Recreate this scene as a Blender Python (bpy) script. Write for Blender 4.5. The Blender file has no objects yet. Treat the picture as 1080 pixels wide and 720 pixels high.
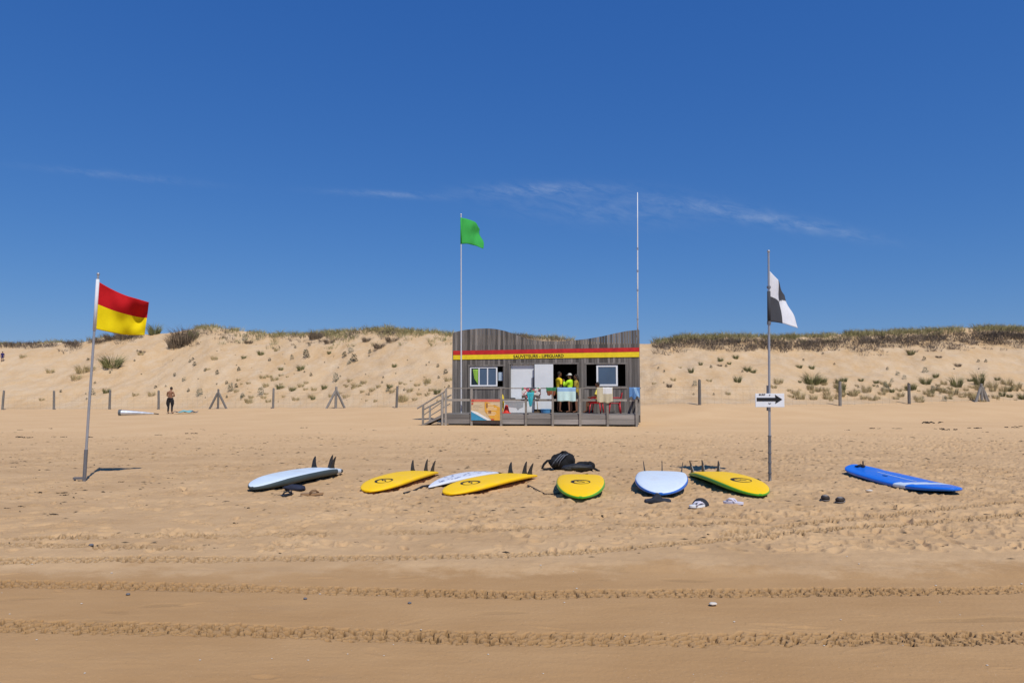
import bpy, bmesh, math, random
import numpy as np
from mathutils import Vector, Matrix
random.seed(7)
rng = np.random.default_rng(11)
R = math.radians
scene = bpy.context.scene
COL = scene.collection

# ------------------------------------------------------------------ camera
F = 760.0            # focal length in pixels of a 1080 px wide picture
CAMH = 1.40
PITCH = math.atan2(54.0, F)
cam = bpy.data.cameras.new('camera')
cam.sensor_width = 36.0
cam.lens = F / 1080.0 * 36.0
cam.clip_start = 0.05
cam.clip_end = 3000.0
camo = bpy.data.objects.new('camera', cam)
COL.objects.link(camo)
camo.location = (0, 0, CAMH)
camo.rotation_euler = (R(90) + PITCH, 0, 0)
scene.camera = camo

# ------------------------------------------------------------------ sky, sun, exposure
SUN = Vector((0.92, -1.85, 2.95)).normalized()       # direction towards the sun
w = bpy.data.worlds.new('World'); scene.world = w; w.use_nodes = True
nt = w.node_tree; nt.nodes.clear()
def N(t, kind, **kw):
    n = t.nodes.new(kind)
    for k, v in kw.items(): setattr(n, k, v)
    return n
def link(t, a, b): t.links.new(a, b)
out = N(nt, 'ShaderNodeOutputWorld'); bg = N(nt, 'ShaderNodeBackground')
sky = N(nt, 'ShaderNodeTexSky', sky_type='NISHITA', sun_disc=False)
sky.sun_elevation = math.asin(SUN.z); sky.sun_rotation = math.atan2(SUN.x, SUN.y)
sky.altitude = 200.0; sky.air_density = 1.0; sky.dust_density = 0.15; sky.ozone_density = 3.2
SKY = 0.085
bg.inputs['Strength'].default_value = SKY
ssp = N(nt, 'ShaderNodeSeparateColor'); hsv = N(nt, 'ShaderNodeCombineColor'); hs0 = N(nt, 'ShaderNodeHueSaturation'); hs0.inputs['Saturation'].default_value = 1.12; link(nt, sky.outputs[0], hs0.inputs['Color']); link(nt, hs0.outputs[0], ssp.inputs[0])
for i_, (g_, k_) in enumerate(((.92, .49), (.68, 1.07), (.45, 2.80))):      # colour response of the sky
    pw_n = N(nt, 'ShaderNodeMath', operation='POWER'); link(nt, ssp.outputs[i_], pw_n.inputs[0]); pw_n.inputs[1].default_value = g_
    ml_n = N(nt, 'ShaderNodeMath', operation='MULTIPLY'); link(nt, pw_n.outputs[0], ml_n.inputs[0]); ml_n.inputs[1].default_value = k_
    link(nt, ml_n.outputs[0], hsv.inputs[i_])
# thin cirrus, a property of the sky's direction
tc = N(nt, 'ShaderNodeTexCoord'); sep = N(nt, 'ShaderNodeSeparateXYZ')
link(nt, tc.outputs['Generated'], sep.inputs[0])
def M_(op, a, b=None, c=None):
    n = N(nt, 'ShaderNodeMath', operation=op)
    for i, v in enumerate((a, b, c)):
        if v is None: continue
        if isinstance(v, (int, float)): n.inputs[i].default_value = v
        else: link(nt, v, n.inputs[i])
    return n.outputs[0]
ysafe = M_('MAXIMUM', sep.outputs['Y'], 0.05)
uu = M_('DIVIDE', sep.outputs['X'], ysafe); ww = M_('DIVIDE', sep.outputs['Z'], ysafe)
cmb = N(nt, 'ShaderNodeCombineXYZ')
link(nt, M_('MULTIPLY', uu, 13.0), cmb.inputs[0]); link(nt, M_('ADD', M_('MULTIPLY', ww, 42.0), M_('MULTIPLY', uu, 9.0)), cmb.inputs[1])
no = N(nt, 'ShaderNodeTexNoise'); no.inputs['Scale'].default_value = 2.2; no.inputs['Detail'].default_value = 8; no.inputs['Roughness'].default_value = 0.68
no.inputs['Distortion'].default_value = 0.4
link(nt, cmb.outputs[0], no.inputs['Vector'])
def blob(u0, w0, su, sw, slope, amp):
    du = M_('SUBTRACT', uu, u0)
    dw = M_('SUBTRACT', M_('SUBTRACT', ww, w0), M_('MULTIPLY', du, slope))
    e = M_('ADD', M_('POWER', M_('ABSOLUTE', M_('DIVIDE', du, su)), 2.0), M_('POWER', M_('ABSOLUTE', M_('DIVIDE', dw, sw)), 2.0))
    return M_('MULTIPLY', M_('EXPONENT', M_('MULTIPLY', e, -1.0)), amp)
def uw(px, py):
    a = (px - 540) / F; b = -(py - 360) / F
    y = math.cos(PITCH) - math.sin(PITCH) * b; z = math.sin(PITCH) + math.cos(PITCH) * b
    return a / y, z / y
tot = None
for px, py, sx, sy, sl, amp in ((575, 200, 70, 7, 0.02, 1.0), (410, 205, 60, 3.5, -0.05, .7), (800, 229, 75, 8, -0.18, .9), (700, 216, 70, 12, -0.05, .45),
                                (620, 224, 90, 14, -0.1, .4), (125, 185, 80, 4, -0.1, .5), (880, 244, 60, 7, -0.18, .4)):
    u0, w0 = uw(px, py)
    b = blob(u0, w0, sx / F, sy / F, sl, amp)
    tot = b if tot is None else M_('ADD', tot, b)
cr = N(nt, 'ShaderNodeMapRange'); cr.inputs['From Min'].default_value = .36; cr.inputs['From Max'].default_value = .82
link(nt, no.outputs['Fac'], cr.inputs['Value'])
cl = M_('MULTIPLY', M_('MULTIPLY', cr.outputs[0], tot), 0.34)
mixc = N(nt, 'ShaderNodeMix', data_type='RGBA')
link(nt, cl, mixc.inputs['Factor']); link(nt, hsv.outputs[0], mixc.inputs[6]); mixc.inputs[7].default_value = (6.6, 7.4, 8.8, 1)
link(nt, mixc.outputs[2], bg.inputs['Color']); link(nt, bg.outputs[0], out.inputs[0])

sl = bpy.data.lights.new('sun', 'SUN'); sl.energy = 3.9; sl.angle = R(0.53); sl.color = (1.0, 0.955, 0.88)
slo = bpy.data.objects.new('sun', sl); COL.objects.link(slo)
slo.rotation_euler = (-SUN).to_track_quat('-Z', 'Y').to_euler(); slo.location = (20, -40, 60)
vs = scene.view_settings
vs.view_transform = 'Standard'; vs.look = 'None'; vs.exposure = 0.0; vs.gamma = 1.0; vs.use_curve_mapping = False
scene.render.engine = 'CYCLES'
scene.cycles.max_bounces = 6

# ------------------------------------------------------------------ helpers
def ray(px, py):
    a = (px - 540) / F; b = -(py - 360) / F
    return Vector((a, math.cos(PITCH) - math.sin(PITCH) * b, math.sin(PITCH) + math.cos(PITCH) * b))
def at(px, py, Y):
    d = ray(px, py); t = Y / d.y
    return Vector((d.x * t, Y, CAMH + d.z * t))
def on_z(px, py, z=0.0):
    d = ray(px, py); t = (z - CAMH) / d.z
    return Vector((d.x * t, d.y * t, z))

MATS = {}
def mat(name, col, rough=.7, var=.12, scale=8.0, bump=0.0, bscale=60.0, tone=0.0, metallic=0.0, spec=.35, coords='Object', stretch=(1, 1, 1), col2=None):
    if name in MATS: return MATS[name]
    m = bpy.data.materials.new(name); m.use_nodes = True
    t = m.node_tree; b = t.nodes['Principled BSDF']
    tcn = N(t, 'ShaderNodeTexCoord'); mp = N(t, 'ShaderNodeMapping'); mp.inputs['Scale'].default_value = stretch
    link(t, tcn.outputs[coords], mp.inputs[0])
    nz = N(t, 'ShaderNodeTexNoise'); nz.inputs['Scale'].default_value = scale; nz.inputs['Detail'].default_value = 6; nz.inputs['Roughness'].default_value = .65
    link(t, mp.outputs[0], nz.inputs['Vector'])
    mr = N(t, 'ShaderNodeMapRange'); mr.inputs['From Min'].default_value = .28; mr.inputs['From Max'].default_value = .72
    link(t, nz.outputs['Fac'], mr.inputs['Value'])
    mx = N(t, 'ShaderNodeMix', data_type='RGBA')
    c2 = col2 if col2 else tuple(min(1, c * (1 + var)) for c in col)
    c1 = tuple(c * (1 - var) for c in col) if not col2 else col
    mx.inputs[6].default_value = (*c1, 1); mx.inputs[7].default_value = (*c2, 1)
    link(t, mr.outputs[0], mx.inputs['Factor'])
    o = mx.outputs[2]
    if tone:
        at_ = N(t, 'ShaderNodeAttribute', attribute_name='tone')
        sc = N(t, 'ShaderNodeMapRange'); sc.inputs['To Min'].default_value = 1 - tone; sc.inputs['To Max'].default_value = 1 + tone
        link(t, at_.outputs['Fac'], sc.inputs['Value'])
        vm = N(t, 'ShaderNodeVectorMath', operation='SCALE')
        link(t, o, vm.inputs[0]); link(t, sc.outputs[0], vm.inputs['Scale']); o = vm.outputs[0]
    link(t, o, b.inputs['Base Color'])
    b.inputs['Roughness'].default_value = rough; b.inputs['Metallic'].default_value = metallic
    b.inputs['Specular IOR Level'].default_value = spec
    if bump:
        bn = N(t, 'ShaderNodeTexNoise'); bn.inputs['Scale'].default_value = bscale; bn.inputs['Detail'].default_value = 4
        link(t, mp.outputs[0], bn.inputs['Vector'])
        bp = N(t, 'ShaderNodeBump'); bp.inputs['Strength'].default_value = bump; bp.inputs['Distance'].default_value = .02
        link(t, bn.outputs['Fac'], bp.inputs['Height']); link(t, bp.outputs[0], b.inputs['Normal'])
    MATS[name] = m
    return m

class MB:
    """collects geometry for ONE mesh object"""
    def __init__(s): s.v = []; s.f = []; s.m = []; s.t = []
    def add(s, vs, fs, mi=0, tone=.5):
        k = len(s.v); s.v += [tuple(v) for v in vs]; s.t += [tone] * len(vs)
        for f in fs: s.f.append(tuple(i + k for i in f)); s.m.append(mi)
    def box(s, a, b, mi=0, tone=.5, rot=None, c=None):
        x0, y0, z0 = a; x1, y1, z1 = b
        vs = [(x0, y0, z0), (x1, y0, z0), (x1, y1, z0), (x0, y1, z0), (x0, y0, z1), (x1, y0, z1), (x1, y1, z1), (x0, y1, z1)]
        if rot is not None:
            c = Vector(c if c else ((x0 + x1) / 2, (y0 + y1) / 2, (z0 + z1) / 2))
            vs = [rot @ (Vector(v) - c) + c for v in vs]
        s.add(vs, [(3, 2, 1, 0), (4, 5, 6, 7), (0, 1, 5, 4), (1, 2, 6, 5), (2, 3, 7, 6), (3, 0, 4, 7)], mi, tone)
    def hexa(s, b4, t4, mi=0, tone=.5):
        s.add(list(b4) + list(t4), [(3, 2, 1, 0), (4, 5, 6, 7), (0, 1, 5, 4), (1, 2, 6, 5), (2, 3, 7, 6), (3, 0, 4, 7)], mi, tone)
    def tube(s, pts, r, n=8, mi=0, tone=.5, cap=True):
        pts = [Vector(p) for p in pts]
        rs = r if isinstance(r, (list, tuple)) else [r] * len(pts)
        vs = []; up = None
        for i, p in enumerate(pts):
            d = (pts[min(i + 1, len(pts) - 1)] - pts[max(i - 1, 0)]).normalized()
            if up is None: up = d.orthogonal().normalized()
            up = (up - d * up.dot(d)); up = up.normalized() if up.length > 1e-6 else d.orthogonal().normalized()
            sd = d.cross(up)
            for k in range(n):
                a = 2 * math.pi * k / n
                vs.append(p + (up * math.cos(a) + sd * math.sin(a)) * rs[i])
        fs = []
        for i in range(len(pts) - 1):
            for k in range(n):
                fs.append((i * n + k, i * n + (k + 1) % n, (i + 1) * n + (k + 1) % n, (i + 1) * n + k))
        if cap:
            fs.append(tuple(range(n - 1, -1, -1))); fs.append(tuple((len(pts) - 1) * n + k for k in range(n)))
        s.add(vs, fs, mi, tone)
    def ball(s, c, r, n=12, mi=0, tone=.5, fn=None):
        if not isinstance(r, (tuple, list)): r = (r, r, r)
        vs = []; fs = []
        rows = n // 2 + 1
        for i in range(rows + 1):
            th = math.pi * i / rows
            for k in range(n):
                ph = 2 * math.pi * k / n
                d = Vector((math.sin(th) * math.cos(ph), math.sin(th) * math.sin(ph), math.cos(th)))
                q = fn(d) if fn else 1.0
                vs.append((c[0] + d.x * r[0] * q, c[1] + d.y * r[1] * q, c[2] + d.z * r[2] * q))
        for i in range(rows):
            for k in range(n):
                a, b_, c_, d_ = i * n + k, i * n + (k + 1) % n, (i + 1) * n + (k + 1) % n, (i + 1) * n + k
                fs.append((d_, c_, b_, a))
        s.add(vs, fs, mi, tone)
    def prism(s, poly, depth, to3, mi=0, tone=.5):
        """poly of 2D points, extruded by depth; to3(a, b, h) gives the 3D point"""
        n = len(poly)
        vs = [to3(a, b, 0) for a, b in poly] + [to3(a, b, depth) for a, b in poly]
        fs = [tuple(range(n)), tuple(range(2 * n - 1, n - 1, -1))]
        for i in range(n): fs.append((i, i + n, (i + 1) % n + n, (i + 1) % n))
        s.add(vs, fs, mi, tone)
    def grid(s, nu, nv, fn, mi=0, tone=.5, mfn=None):
        vs = [fn(i / nu, j / nv) for j in range(nv + 1) for i in range(nu + 1)]
        k = len(s.v); s.v += [tuple(v) for v in vs]; s.t += [tone] * len(vs)
        for j in range(nv):
            for i in range(nu):
                a = j * (nu + 1) + i
                s.f.append((k + a, k + a + 1, k + a + nu + 2, k + a + nu + 1)); s.m.append(mfn((i + .5) / nu, (j + .5) / nv) if mfn else mi)
    def mesh(s, name, mats, smooth=False):
        me = bpy.data.meshes.new(name); me.from_pydata(s.v, [], s.f); me.update()
        for m in (mats if isinstance(mats, (list, tuple)) else [mats]): me.materials.append(m)
        me.polygons.foreach_set('material_index', s.m)
        if smooth: me.polygons.foreach_set('use_smooth', [True] * len(s.f))
        a = me.attributes.new('tone', 'FLOAT', 'POINT'); a.data.foreach_set('value', s.t)
        bm = bmesh.new(); bm.from_mesh(me); bmesh.ops.recalc_face_normals(bm, faces=bm.faces); bm.to_mesh(me); bm.free()
        return me
    def build(s, name, mats, parent=None, smooth=False, bevel=0, sharp=None):
        o = bpy.data.objects.new(name, s.mesh(name, mats, smooth)); COL.objects.link(o)
        if parent: o.parent = parent
        if bevel:
            b = o.modifiers.new('bevel', 'BEVEL'); b.width = bevel; b.segments = 2; b.limit_method = 'ANGLE'
        if sharp is not None and smooth: o.data.set_sharp_from_angle(angle=R(sharp))
        return o
def empty(name, loc=(0, 0, 0), rz=0.0):
    o = bpy.data.objects.new(name, None); COL.objects.link(o); o.location = loc; o.rotation_euler = (0, 0, rz); o.empty_display_size = .2
    return o
def tag(o, label=None, cat=None, group=None, kind=None):
    if label: o['label'] = label
    if cat: o['category'] = cat
    if group: o['group'] = group
    if kind: o['kind'] = kind
    return o
def copy_tree(o, parent=None):
    c = o.copy(); COL.objects.link(c)
    if parent: c.parent = parent
    for ch in o.children: copy_tree(ch, c)
    return c
def evaluated(o):
    dg = bpy.context.evaluated_depsgraph_get()
    me = bpy.data.meshes.new_from_object(o.evaluated_get(dg)); return me

# ------------------------------------------------------------------ noise and terrain (numpy)
PERM = np.concatenate([rng.permutation(512)] * 2)
GRA = rng.uniform(0, 2 * np.pi, 512); GX, GY = np.cos(GRA), np.sin(GRA)
def perlin(x, y):
    xi = np.floor(x).astype(np.int64); yi = np.floor(y).astype(np.int64)
    xf = x - xi; yf = y - yi
    u = xf * xf * xf * (xf * (xf * 6 - 15) + 10); v = yf * yf * yf * (yf * (yf * 6 - 15) + 10)
    def g(ix, iy, fx, fy):
        h = PERM[(PERM[ix & 511] + iy) & 511]
        return GX[h] * fx + GY[h] * fy
    a = g(xi, yi, xf, yf); b = g(xi + 1, yi, xf - 1, yf); c = g(xi, yi + 1, xf, yf - 1); d = g(xi + 1, yi + 1, xf - 1, yf - 1)
    return 1.5 * ((a * (1 - u) + b * u) * (1 - v) + (c * (1 - u) + d * u) * v)
def fbm(x, y, octv=4, gain=.5):
    s = 0; a = 1.0
    for i in range(octv):
        s = s + a * perlin(x + 17.3 * i, y - 9.1 * i); x = x * 2.03; y = y * 2.03; a *= gain
    return s
def sstep(a, b, x):
    t = np.clip((x - a) / (b - a), 0, 1); return t * t * (3 - 2 * t)

FOOT_X = np.array([-200, 2, 115, 167, 230, 288, 354, 418, 480, 600, 738, 886, 959, 1036, 1300.])
FOOT_D = np.array([55, 55, 55, 55, 53, 52, 50, 48, 46, 44.5, 42.5, 44, 45, 45.5, 47.])
FOOT_Y = np.array([432, 432, 431.5, 431.5, 431, 430.5, 430.5, 430, 429, 428, 427, 428, 426, 423.5, 423.])
CRX = np.array([-200, 0, 40, 85, 105, 130, 155, 185, 220, 250, 290, 330, 370, 405, 430, 470, 500, 550, 600, 640, 685, 700, 720, 760, 810, 870, 900, 950, 1000, 1050, 1080, 1300.])
CRY = np.array([363, 362, 361, 361, 356, 353, 352, 350, 344, 348, 352, 351, 349, 345, 348, 351, 353, 354, 358, 362, 362, 358, 355, 354, 355, 354, 352, 349, 347, 345, 346, 350.])
def slope_of(px, py):
    b = -(py - 360) / F
    return (math.sin(PITCH) + math.cos(PITCH) * b) / (math.cos(PITCH) - math.sin(PITCH) * b)
def dune_params(x, y):
    px = np.clip(540 + F * x / np.maximum(y, 5.0) * 1.0, -190, 1290)
    df = np.interp(px, FOOT_X, FOOT_D); zf = CAMH + df * slope_of(px, np.interp(px, FOOT_X, FOOT_Y))
    dc = df + 17.0; zc = CAMH + dc * slope_of(px, np.interp(px, CRX, CRY))
    return px, df, zf, dc, zc
def terrain(x, y):
    x = np.asarray(x, float); y = np.asarray(y, float)
    px, df, zf, dc, zc = dune_params(x, y)
    z = zf * sstep(32, 1.0, 1 - 0 * y) if False else zf * sstep(0, 1, (y - 33.0) / np.maximum(df - 33.0, 1))
    s = np.clip((y - df) / (dc - df), 0, 1)
    soft = np.where(s < .22, s * s / .44, s - .11) / .89
    soft = np.where(s > .9, soft - 2.2 * (s - .9) ** 2 * 0, soft)
    # right of the hut the dune ends in an eroded lip
    lip = np.interp(s, [0, .2, .86, .93, 1], [0, .09, .74, .965, 1.0])
    wl = sstep(690, 720, px)
    g = soft * (1 - wl) + lip * wl
    z = z + (zc - zf) * g
    m = sstep(.03, .25, s) * (1 - .75 * sstep(.8, 1, s))
    z = z + m * (.35 * fbm(x / 6.0, y / 7.0, 3) + .10 * fbm(x / 1.3 + 9, y / 1.6, 3))
    b = y - dc
    z = z - np.where(b > 0, .02 * b + .0022 * np.maximum(b - 6, 0) ** 2, 0) * (b > 0)
    far = sstep(15, 45, b)
    z = z * (1 - far) + far * 1.0
    return z
def tz(x, y): return float(terrain(np.array([x]), np.array([y]))[0])
def hit(px, py):
    d = ray(px, py)
    Y = np.arange(6.0, 110.0, .05); t = Y / d.y
    z = CAMH + d.z * t; g = terrain(d.x * t, Y)
    k = np.nonzero(g >= z)[0]
    if len(k) == 0: k = [int(np.argmin(np.where(Y > 40, z - g, 9e9)))]
    y = Y[k[0]]; x = d.x * y / d.y
    return Vector((x, y, tz(x, y)))

# tyre tracks, as world polylines on the flat beach: (points, half width, depth)
def wline(pts): 
    q = [on_z(*p) for p in pts]; return np.array([p.x for p in q]), np.array([p.y for p in q])
TRACKS = [(wline([(-150, 655), (0, 659), (270, 665), (540, 673.5), (800, 674), (1080, 672), (1250, 671)]), .115, .034, 1),
          (wline([(-150, 612), (0, 615), (270, 620.5), (540, 627), (800, 624.5), (1080, 621.5), (1250, 619)]), .105, .032, 1),
          (wline([(-150, 593), (0, 592.5), (270, 591), (540, 587.5), (640, 583), (760, 571), (900, 559), (1080, 544), (1250, 531)]), .10, .026, .9),
          (wline([(-150, 567), (0, 570), (150, 568), (300, 564.5), (450, 562.5), (620, 557), (800, 552)]), .12, .018, .6),
          (wline([(-150, 578), (0, 577), (235, 580), (330, 577)]), .10, .014, .5),
          (wline([(760, 566), (900, 549), (1010, 537), (1250, 515)]), .11, .022, .7)]
def near_detail(x, y):
    """centimetre relief of the sand close to the camera"""
    big = fbm(x / 2.2, y / 1.5, 3); damp_shade = np.zeros_like(x)  # colour mask for hollows: exposed moist sand plus painted-in shade
    yb = 5.75 + .14 * perlin(x / 1.1, x * 0 + .5) + .05 * perlin(x / .25, x * 0 + 4.5) + np.where(x > 0, -.03 * x, -.06 * x)
    dry = sstep(-.10, .22, y - yb)
    z = .022 * dry + .012 * big * (.4 + .6 * dry)
    churn = sstep(6.2, 8.5, y) * (1 - sstep(20, 28, y))
    patch = .35 + .65 * sstep(-.25, .35, fbm(x / 3.0 + 40, y / 3.5, 2) + .12 * (x > 1.5))
    n1 = fbm(x / .34, y / .42, 3); n2 = fbm(x / .11 + 5, y / .13, 2)
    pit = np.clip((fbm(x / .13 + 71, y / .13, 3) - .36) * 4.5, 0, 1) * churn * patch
    z = z - .030 * pit; damp_shade += .42 * pit  # pits in the churned sand get their shade as darker colour
    z = z + churn * patch * (.024 * n1 - .016 * np.maximum(n1 - .12, 0) + .008 * n2) + dry * (.004 * n2) * (1 - churn)
    z = z + .0022 * (1 - dry) * fbm(x / .5 + 3, y / .12, 3) + .0009 * fbm(x / .03, y / .03, 2)
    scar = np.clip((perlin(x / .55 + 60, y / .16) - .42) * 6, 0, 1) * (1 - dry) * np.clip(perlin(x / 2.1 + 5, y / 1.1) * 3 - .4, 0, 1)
    z = z - .005 * scar; damp_shade += .22 * scar
    for (lx, ly), hw, dep, st in TRACKS:
        yc = np.interp(x, lx, ly, left=-99, right=-99) + .012 * perlin(x / .8 + hw * 100, x * 0)
        t = (y - yc) / hw
        a = np.clip(1.25 - np.abs(t), 0, 1); a = a * a * (3 - 2 * a) 
        inside = a > 0
        if not inside.any(): continue
        xi = x[inside]; ti = t[inside]; yi = y[inside]
        fade = np.clip(.85 + .5 * fbm(xi / 1.3 + dep * 900, yi / 1.3, 2), .5, 1.2) if st >= .9 else np.clip(.6 + 1.0 * fbm(xi / .9 + dep * 900, yi / .9, 3), .05, 1.2)
        sgn = 1.0 if hw < .11 else np.where(perlin(xi / 1.9 + 41, xi * 0) > 0, 1.0, -1.0)
        ph = xi / (.078 if hw > .11 else .070) + 1.0 * ti * sgn + .20 * perlin(xi / .16, yi / .12) + .5 * (np.floor(ti * 1.5 + 9) % 2)
        crumb = fbm(xi / .04, yi / .04, 2); cl2 = fbm(xi / .10 + 3, yi / .08, 2)
        edge = np.clip((1.0 + .28 * cl2 - np.abs(ti)) * 5, 0, 1)
        gap = np.clip(np.abs(np.sin(np.pi * (ti * 1.5 + 9))) * 2.2 - .25, 0, 1)
        lug = np.clip((np.cos(2 * np.pi * ph) - .40 + .8 * crumb + .4 * cl2) * 3.4, 0, 1) * edge * gap
        keep = np.clip(.95 + 1.1 * perlin(xi / .13 + dep * 300, yi / .10), .1, 1)
        lug = np.clip(lug * keep * fade * 1.5, 0, 1)
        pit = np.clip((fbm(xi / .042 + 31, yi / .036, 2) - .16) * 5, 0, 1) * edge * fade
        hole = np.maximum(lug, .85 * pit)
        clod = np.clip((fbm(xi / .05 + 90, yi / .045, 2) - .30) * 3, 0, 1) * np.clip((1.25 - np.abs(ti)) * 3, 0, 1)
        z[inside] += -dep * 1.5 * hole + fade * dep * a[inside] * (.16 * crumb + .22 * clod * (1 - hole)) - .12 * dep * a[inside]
        damp_shade[inside] = np.maximum(damp_shade[inside], np.clip(.16 * edge * fade + 1.0 * hole, 0, .96) * (.5 + .5 * st))  # tread slots darkened for moist sand and the shade inside them
    return z, damp_shade
def quads(ni, nj):
    j, i = np.meshgrid(np.arange(nj - 1), np.arange(ni - 1), indexing='ij')
    a = (j * ni + i).ravel()
    return np.stack([a, a + 1, a + ni + 1, a + ni], 1)
def np_mesh(name, V, Fq, m, smooth=True):
    me = bpy.data.meshes.new(name)
    me.vertices.add(len(V)); me.vertices.foreach_set('co', V.astype(np.float32).ravel())
    me.loops.add(Fq.size); me.loops.foreach_set('vertex_index', Fq.astype(np.int32).ravel())
    me.polygons.add(len(Fq)); me.polygons.foreach_set('loop_start', np.arange(0, Fq.size, 4, dtype=np.int32))
    me.update(calc_edges=True)
    me.polygons.foreach_set('use_smooth', np.ones(len(Fq), bool))
    me.materials.append(m)
    o = bpy.data.objects.new(name, me); COL.objects.link(o); return o

# ------------------------------------------------------------------ sand material
def sand_material(name, dune):
    m = bpy.data.materials.new(name); m.use_nodes = True; t = m.node_tree; b = t.nodes['Principled BSDF']
    g = N(t, 'ShaderNodeNewGeometry'); sp = N(t, 'ShaderNodeSeparateXYZ'); link(t, g.outputs['Position'], sp.inputs[0])
    def noise(scale, det=5, rough=.6, stretch=None):
        n = N(t, 'ShaderNodeTexNoise'); n.inputs['Scale'].default_value = scale; n.inputs['Detail'].default_value = det; n.inputs['Roughness'].default_value = rough
        if stretch:
            mp = N(t, 'ShaderNodeMapping'); mp.inputs['Scale'].default_value = stretch[:3]
            if len(stretch) > 3: mp.inputs['Rotation'].default_value = stretch[3]
            link(t, g.outputs['Position'], mp.inputs[0]); link(t, mp.outputs[0], n.inputs['Vector'])
        else: link(t, g.outputs['Position'], n.inputs['Vector'])
        return n.outputs['Fac']
    def rmap(v, a, b_, c=0, d=1, smooth=False):
        n = N(t, 'ShaderNodeMapRange')
        if smooth: n.interpolation_type = 'SMOOTHSTEP'
        for k, q in zip(('From Min', 'From Max', 'To Min', 'To Max'), (a, b_, c, d)): n.inputs[k].default_value = q
        link(t, v, n.inputs['Value']); return n.outputs[0]
    def mix(f, a, b_, mode='MIX'):
        n = N(t, 'ShaderNodeMix', data_type='RGBA', blend_type=mode)
        if isinstance(f, float): n.inputs['Factor'].default_value = f
        else: link(t, f, n.inputs['Factor'])
        for k, q in ((6, a), (7, b_)):
            if isinstance(q, tuple): n.inputs[k].default_value = (*q, 1)
            else: link(t, q, n.inputs[k])
        return n.outputs[2]
    def mul(a, b_):
        n = N(t, 'ShaderNodeMath', operation='MULTIPLY'); link(t, a, n.inputs[0])
        if isinstance(b_, float): n.inputs[1].default_value = b_
        else: link(t, b_, n.inputs[1])
        return n.outputs[0]
    def add(a, b_):
        n = N(t, 'ShaderNodeMath', operation='ADD'); link(t, a, n.inputs[0]); link(t, b_, n.inputs[1]); return n.outputs[0]
    if dune:
        c = mix(rmap(noise(.22, 4), .35, .65), (.535, .353, .185), (.59, .412, .236))
        c = mix(rmap(noise(.9, 6, .7, (1, .45, 1.6)), .4, .72), c, (.60, .455, .30))
        c = mix(rmap(noise(7.0, 5, .75), .54, .78, 0, .65), c, (.36, .26, .14))
        c = mix(mul(rmap(noise(2.6, 5, .8), .60, .74), .55), c, (.40, .31, .19))
        rough, bstr, bs = .95, .9, 3.0
    else:
        wob = noise(1.1, 8, .72)
        yb = add(sp.outputs['Y'], mul(rmap(wob, 0, 1, -.5, .5), 2.4))
        dry = rmap(yb, 5.55, 6.05, 0, 1, True)
        wet = mix(rmap(noise(.9, 6, .65, (.7, 1.1, 1)), .38, .66), (.400, .236, .105), (.455, .278, .130))
        wet = mix(rmap(noise(1.7, 6, .7, (.45, 1.5, 1)), .60, .74, 0, .5), wet, (.33, .215, .118))
        wet = mix(rmap(sp.outputs['Y'], 3.0, 4.0, .45, 0), wet, (.38, .205, .080))
        mid = mix(rmap(noise(1.1, 5, .65, (.7, 1.1, 1)), .36, .66), (.455, .292, .150), (.56, .372, .198))
        farc = mix(rmap(noise(.35, 4), .38, .64), (.605, .395, .205), (.645, .432, .231))
        ds = mix(rmap(yb, 12, 27, 0, 1, True), mid, farc)
        c = mix(dry, wet, ds)
        sp_ = noise(38.0, 3, .7); c = mix(rmap(sp_, .64, .74, 0, .6), c, (.20, .145, .085))
        att = N(t, 'ShaderNodeAttribute', attribute_name='damp_shade'); c = mix(att.outputs['Fac'], c, (.150, .092, .042))  # hollows coloured darker, moisture and painted shade together
        c = mix(rmap(noise(90.0, 2), .66, .78, 0, .45), c, (.66, .54, .42))
        rough, bstr, bs = .93, .35, 45.0
    link(t, c, b.inputs['Base Color'])
    b.inputs['Roughness'].default_value = rough; b.inputs['Specular IOR Level'].default_value = .15
    bp = N(t, 'ShaderNodeBump'); bp.inputs['Strength'].default_value = bstr; bp.inputs['Distance'].default_value = .12 if dune else .012
    link(t, noise(bs, 6, .7), bp.inputs['Height']); link(t, bp.outputs[0], b.inputs['Normal'])
    return m
SAND = sand_material('beach_sand', False); DUNE = sand_material('dune_sand', True)

# ------------------------------------------------------------------ the ground
def sides(inner, step_out):
    s = list(inner); e = inner[-1]; st = inner[1] - inner[0]
    while e < 40:
        st *= step_out; e += st; s.append(e); s.insert(0, -e)
    return np.array(s)
ds = [3.1]
while ds[-1] < 36.0:
    d = ds[-1]; ds.append(d + min(max(.0075, .46 * d * d / 1064), .22))
ds = np.array(ds)
back = np.array([-40, -25, -15, -8, -4, -1, .5, 1.5, 2.2, 2.6, 2.9])
dn = np.concatenate([back, ds]); sl_ = sides(np.arange(-.83, .8301, 1 / 780.0), 1.25)
S, D = np.meshgrid(sl_, dn); X = S * np.maximum(D, 3.1); Y = D
Z = terrain(X, Y)
det, DAMP_SHADE = near_detail(X, Y); det *= (np.abs(S) < 1.3) ; Z = Z + det
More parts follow.
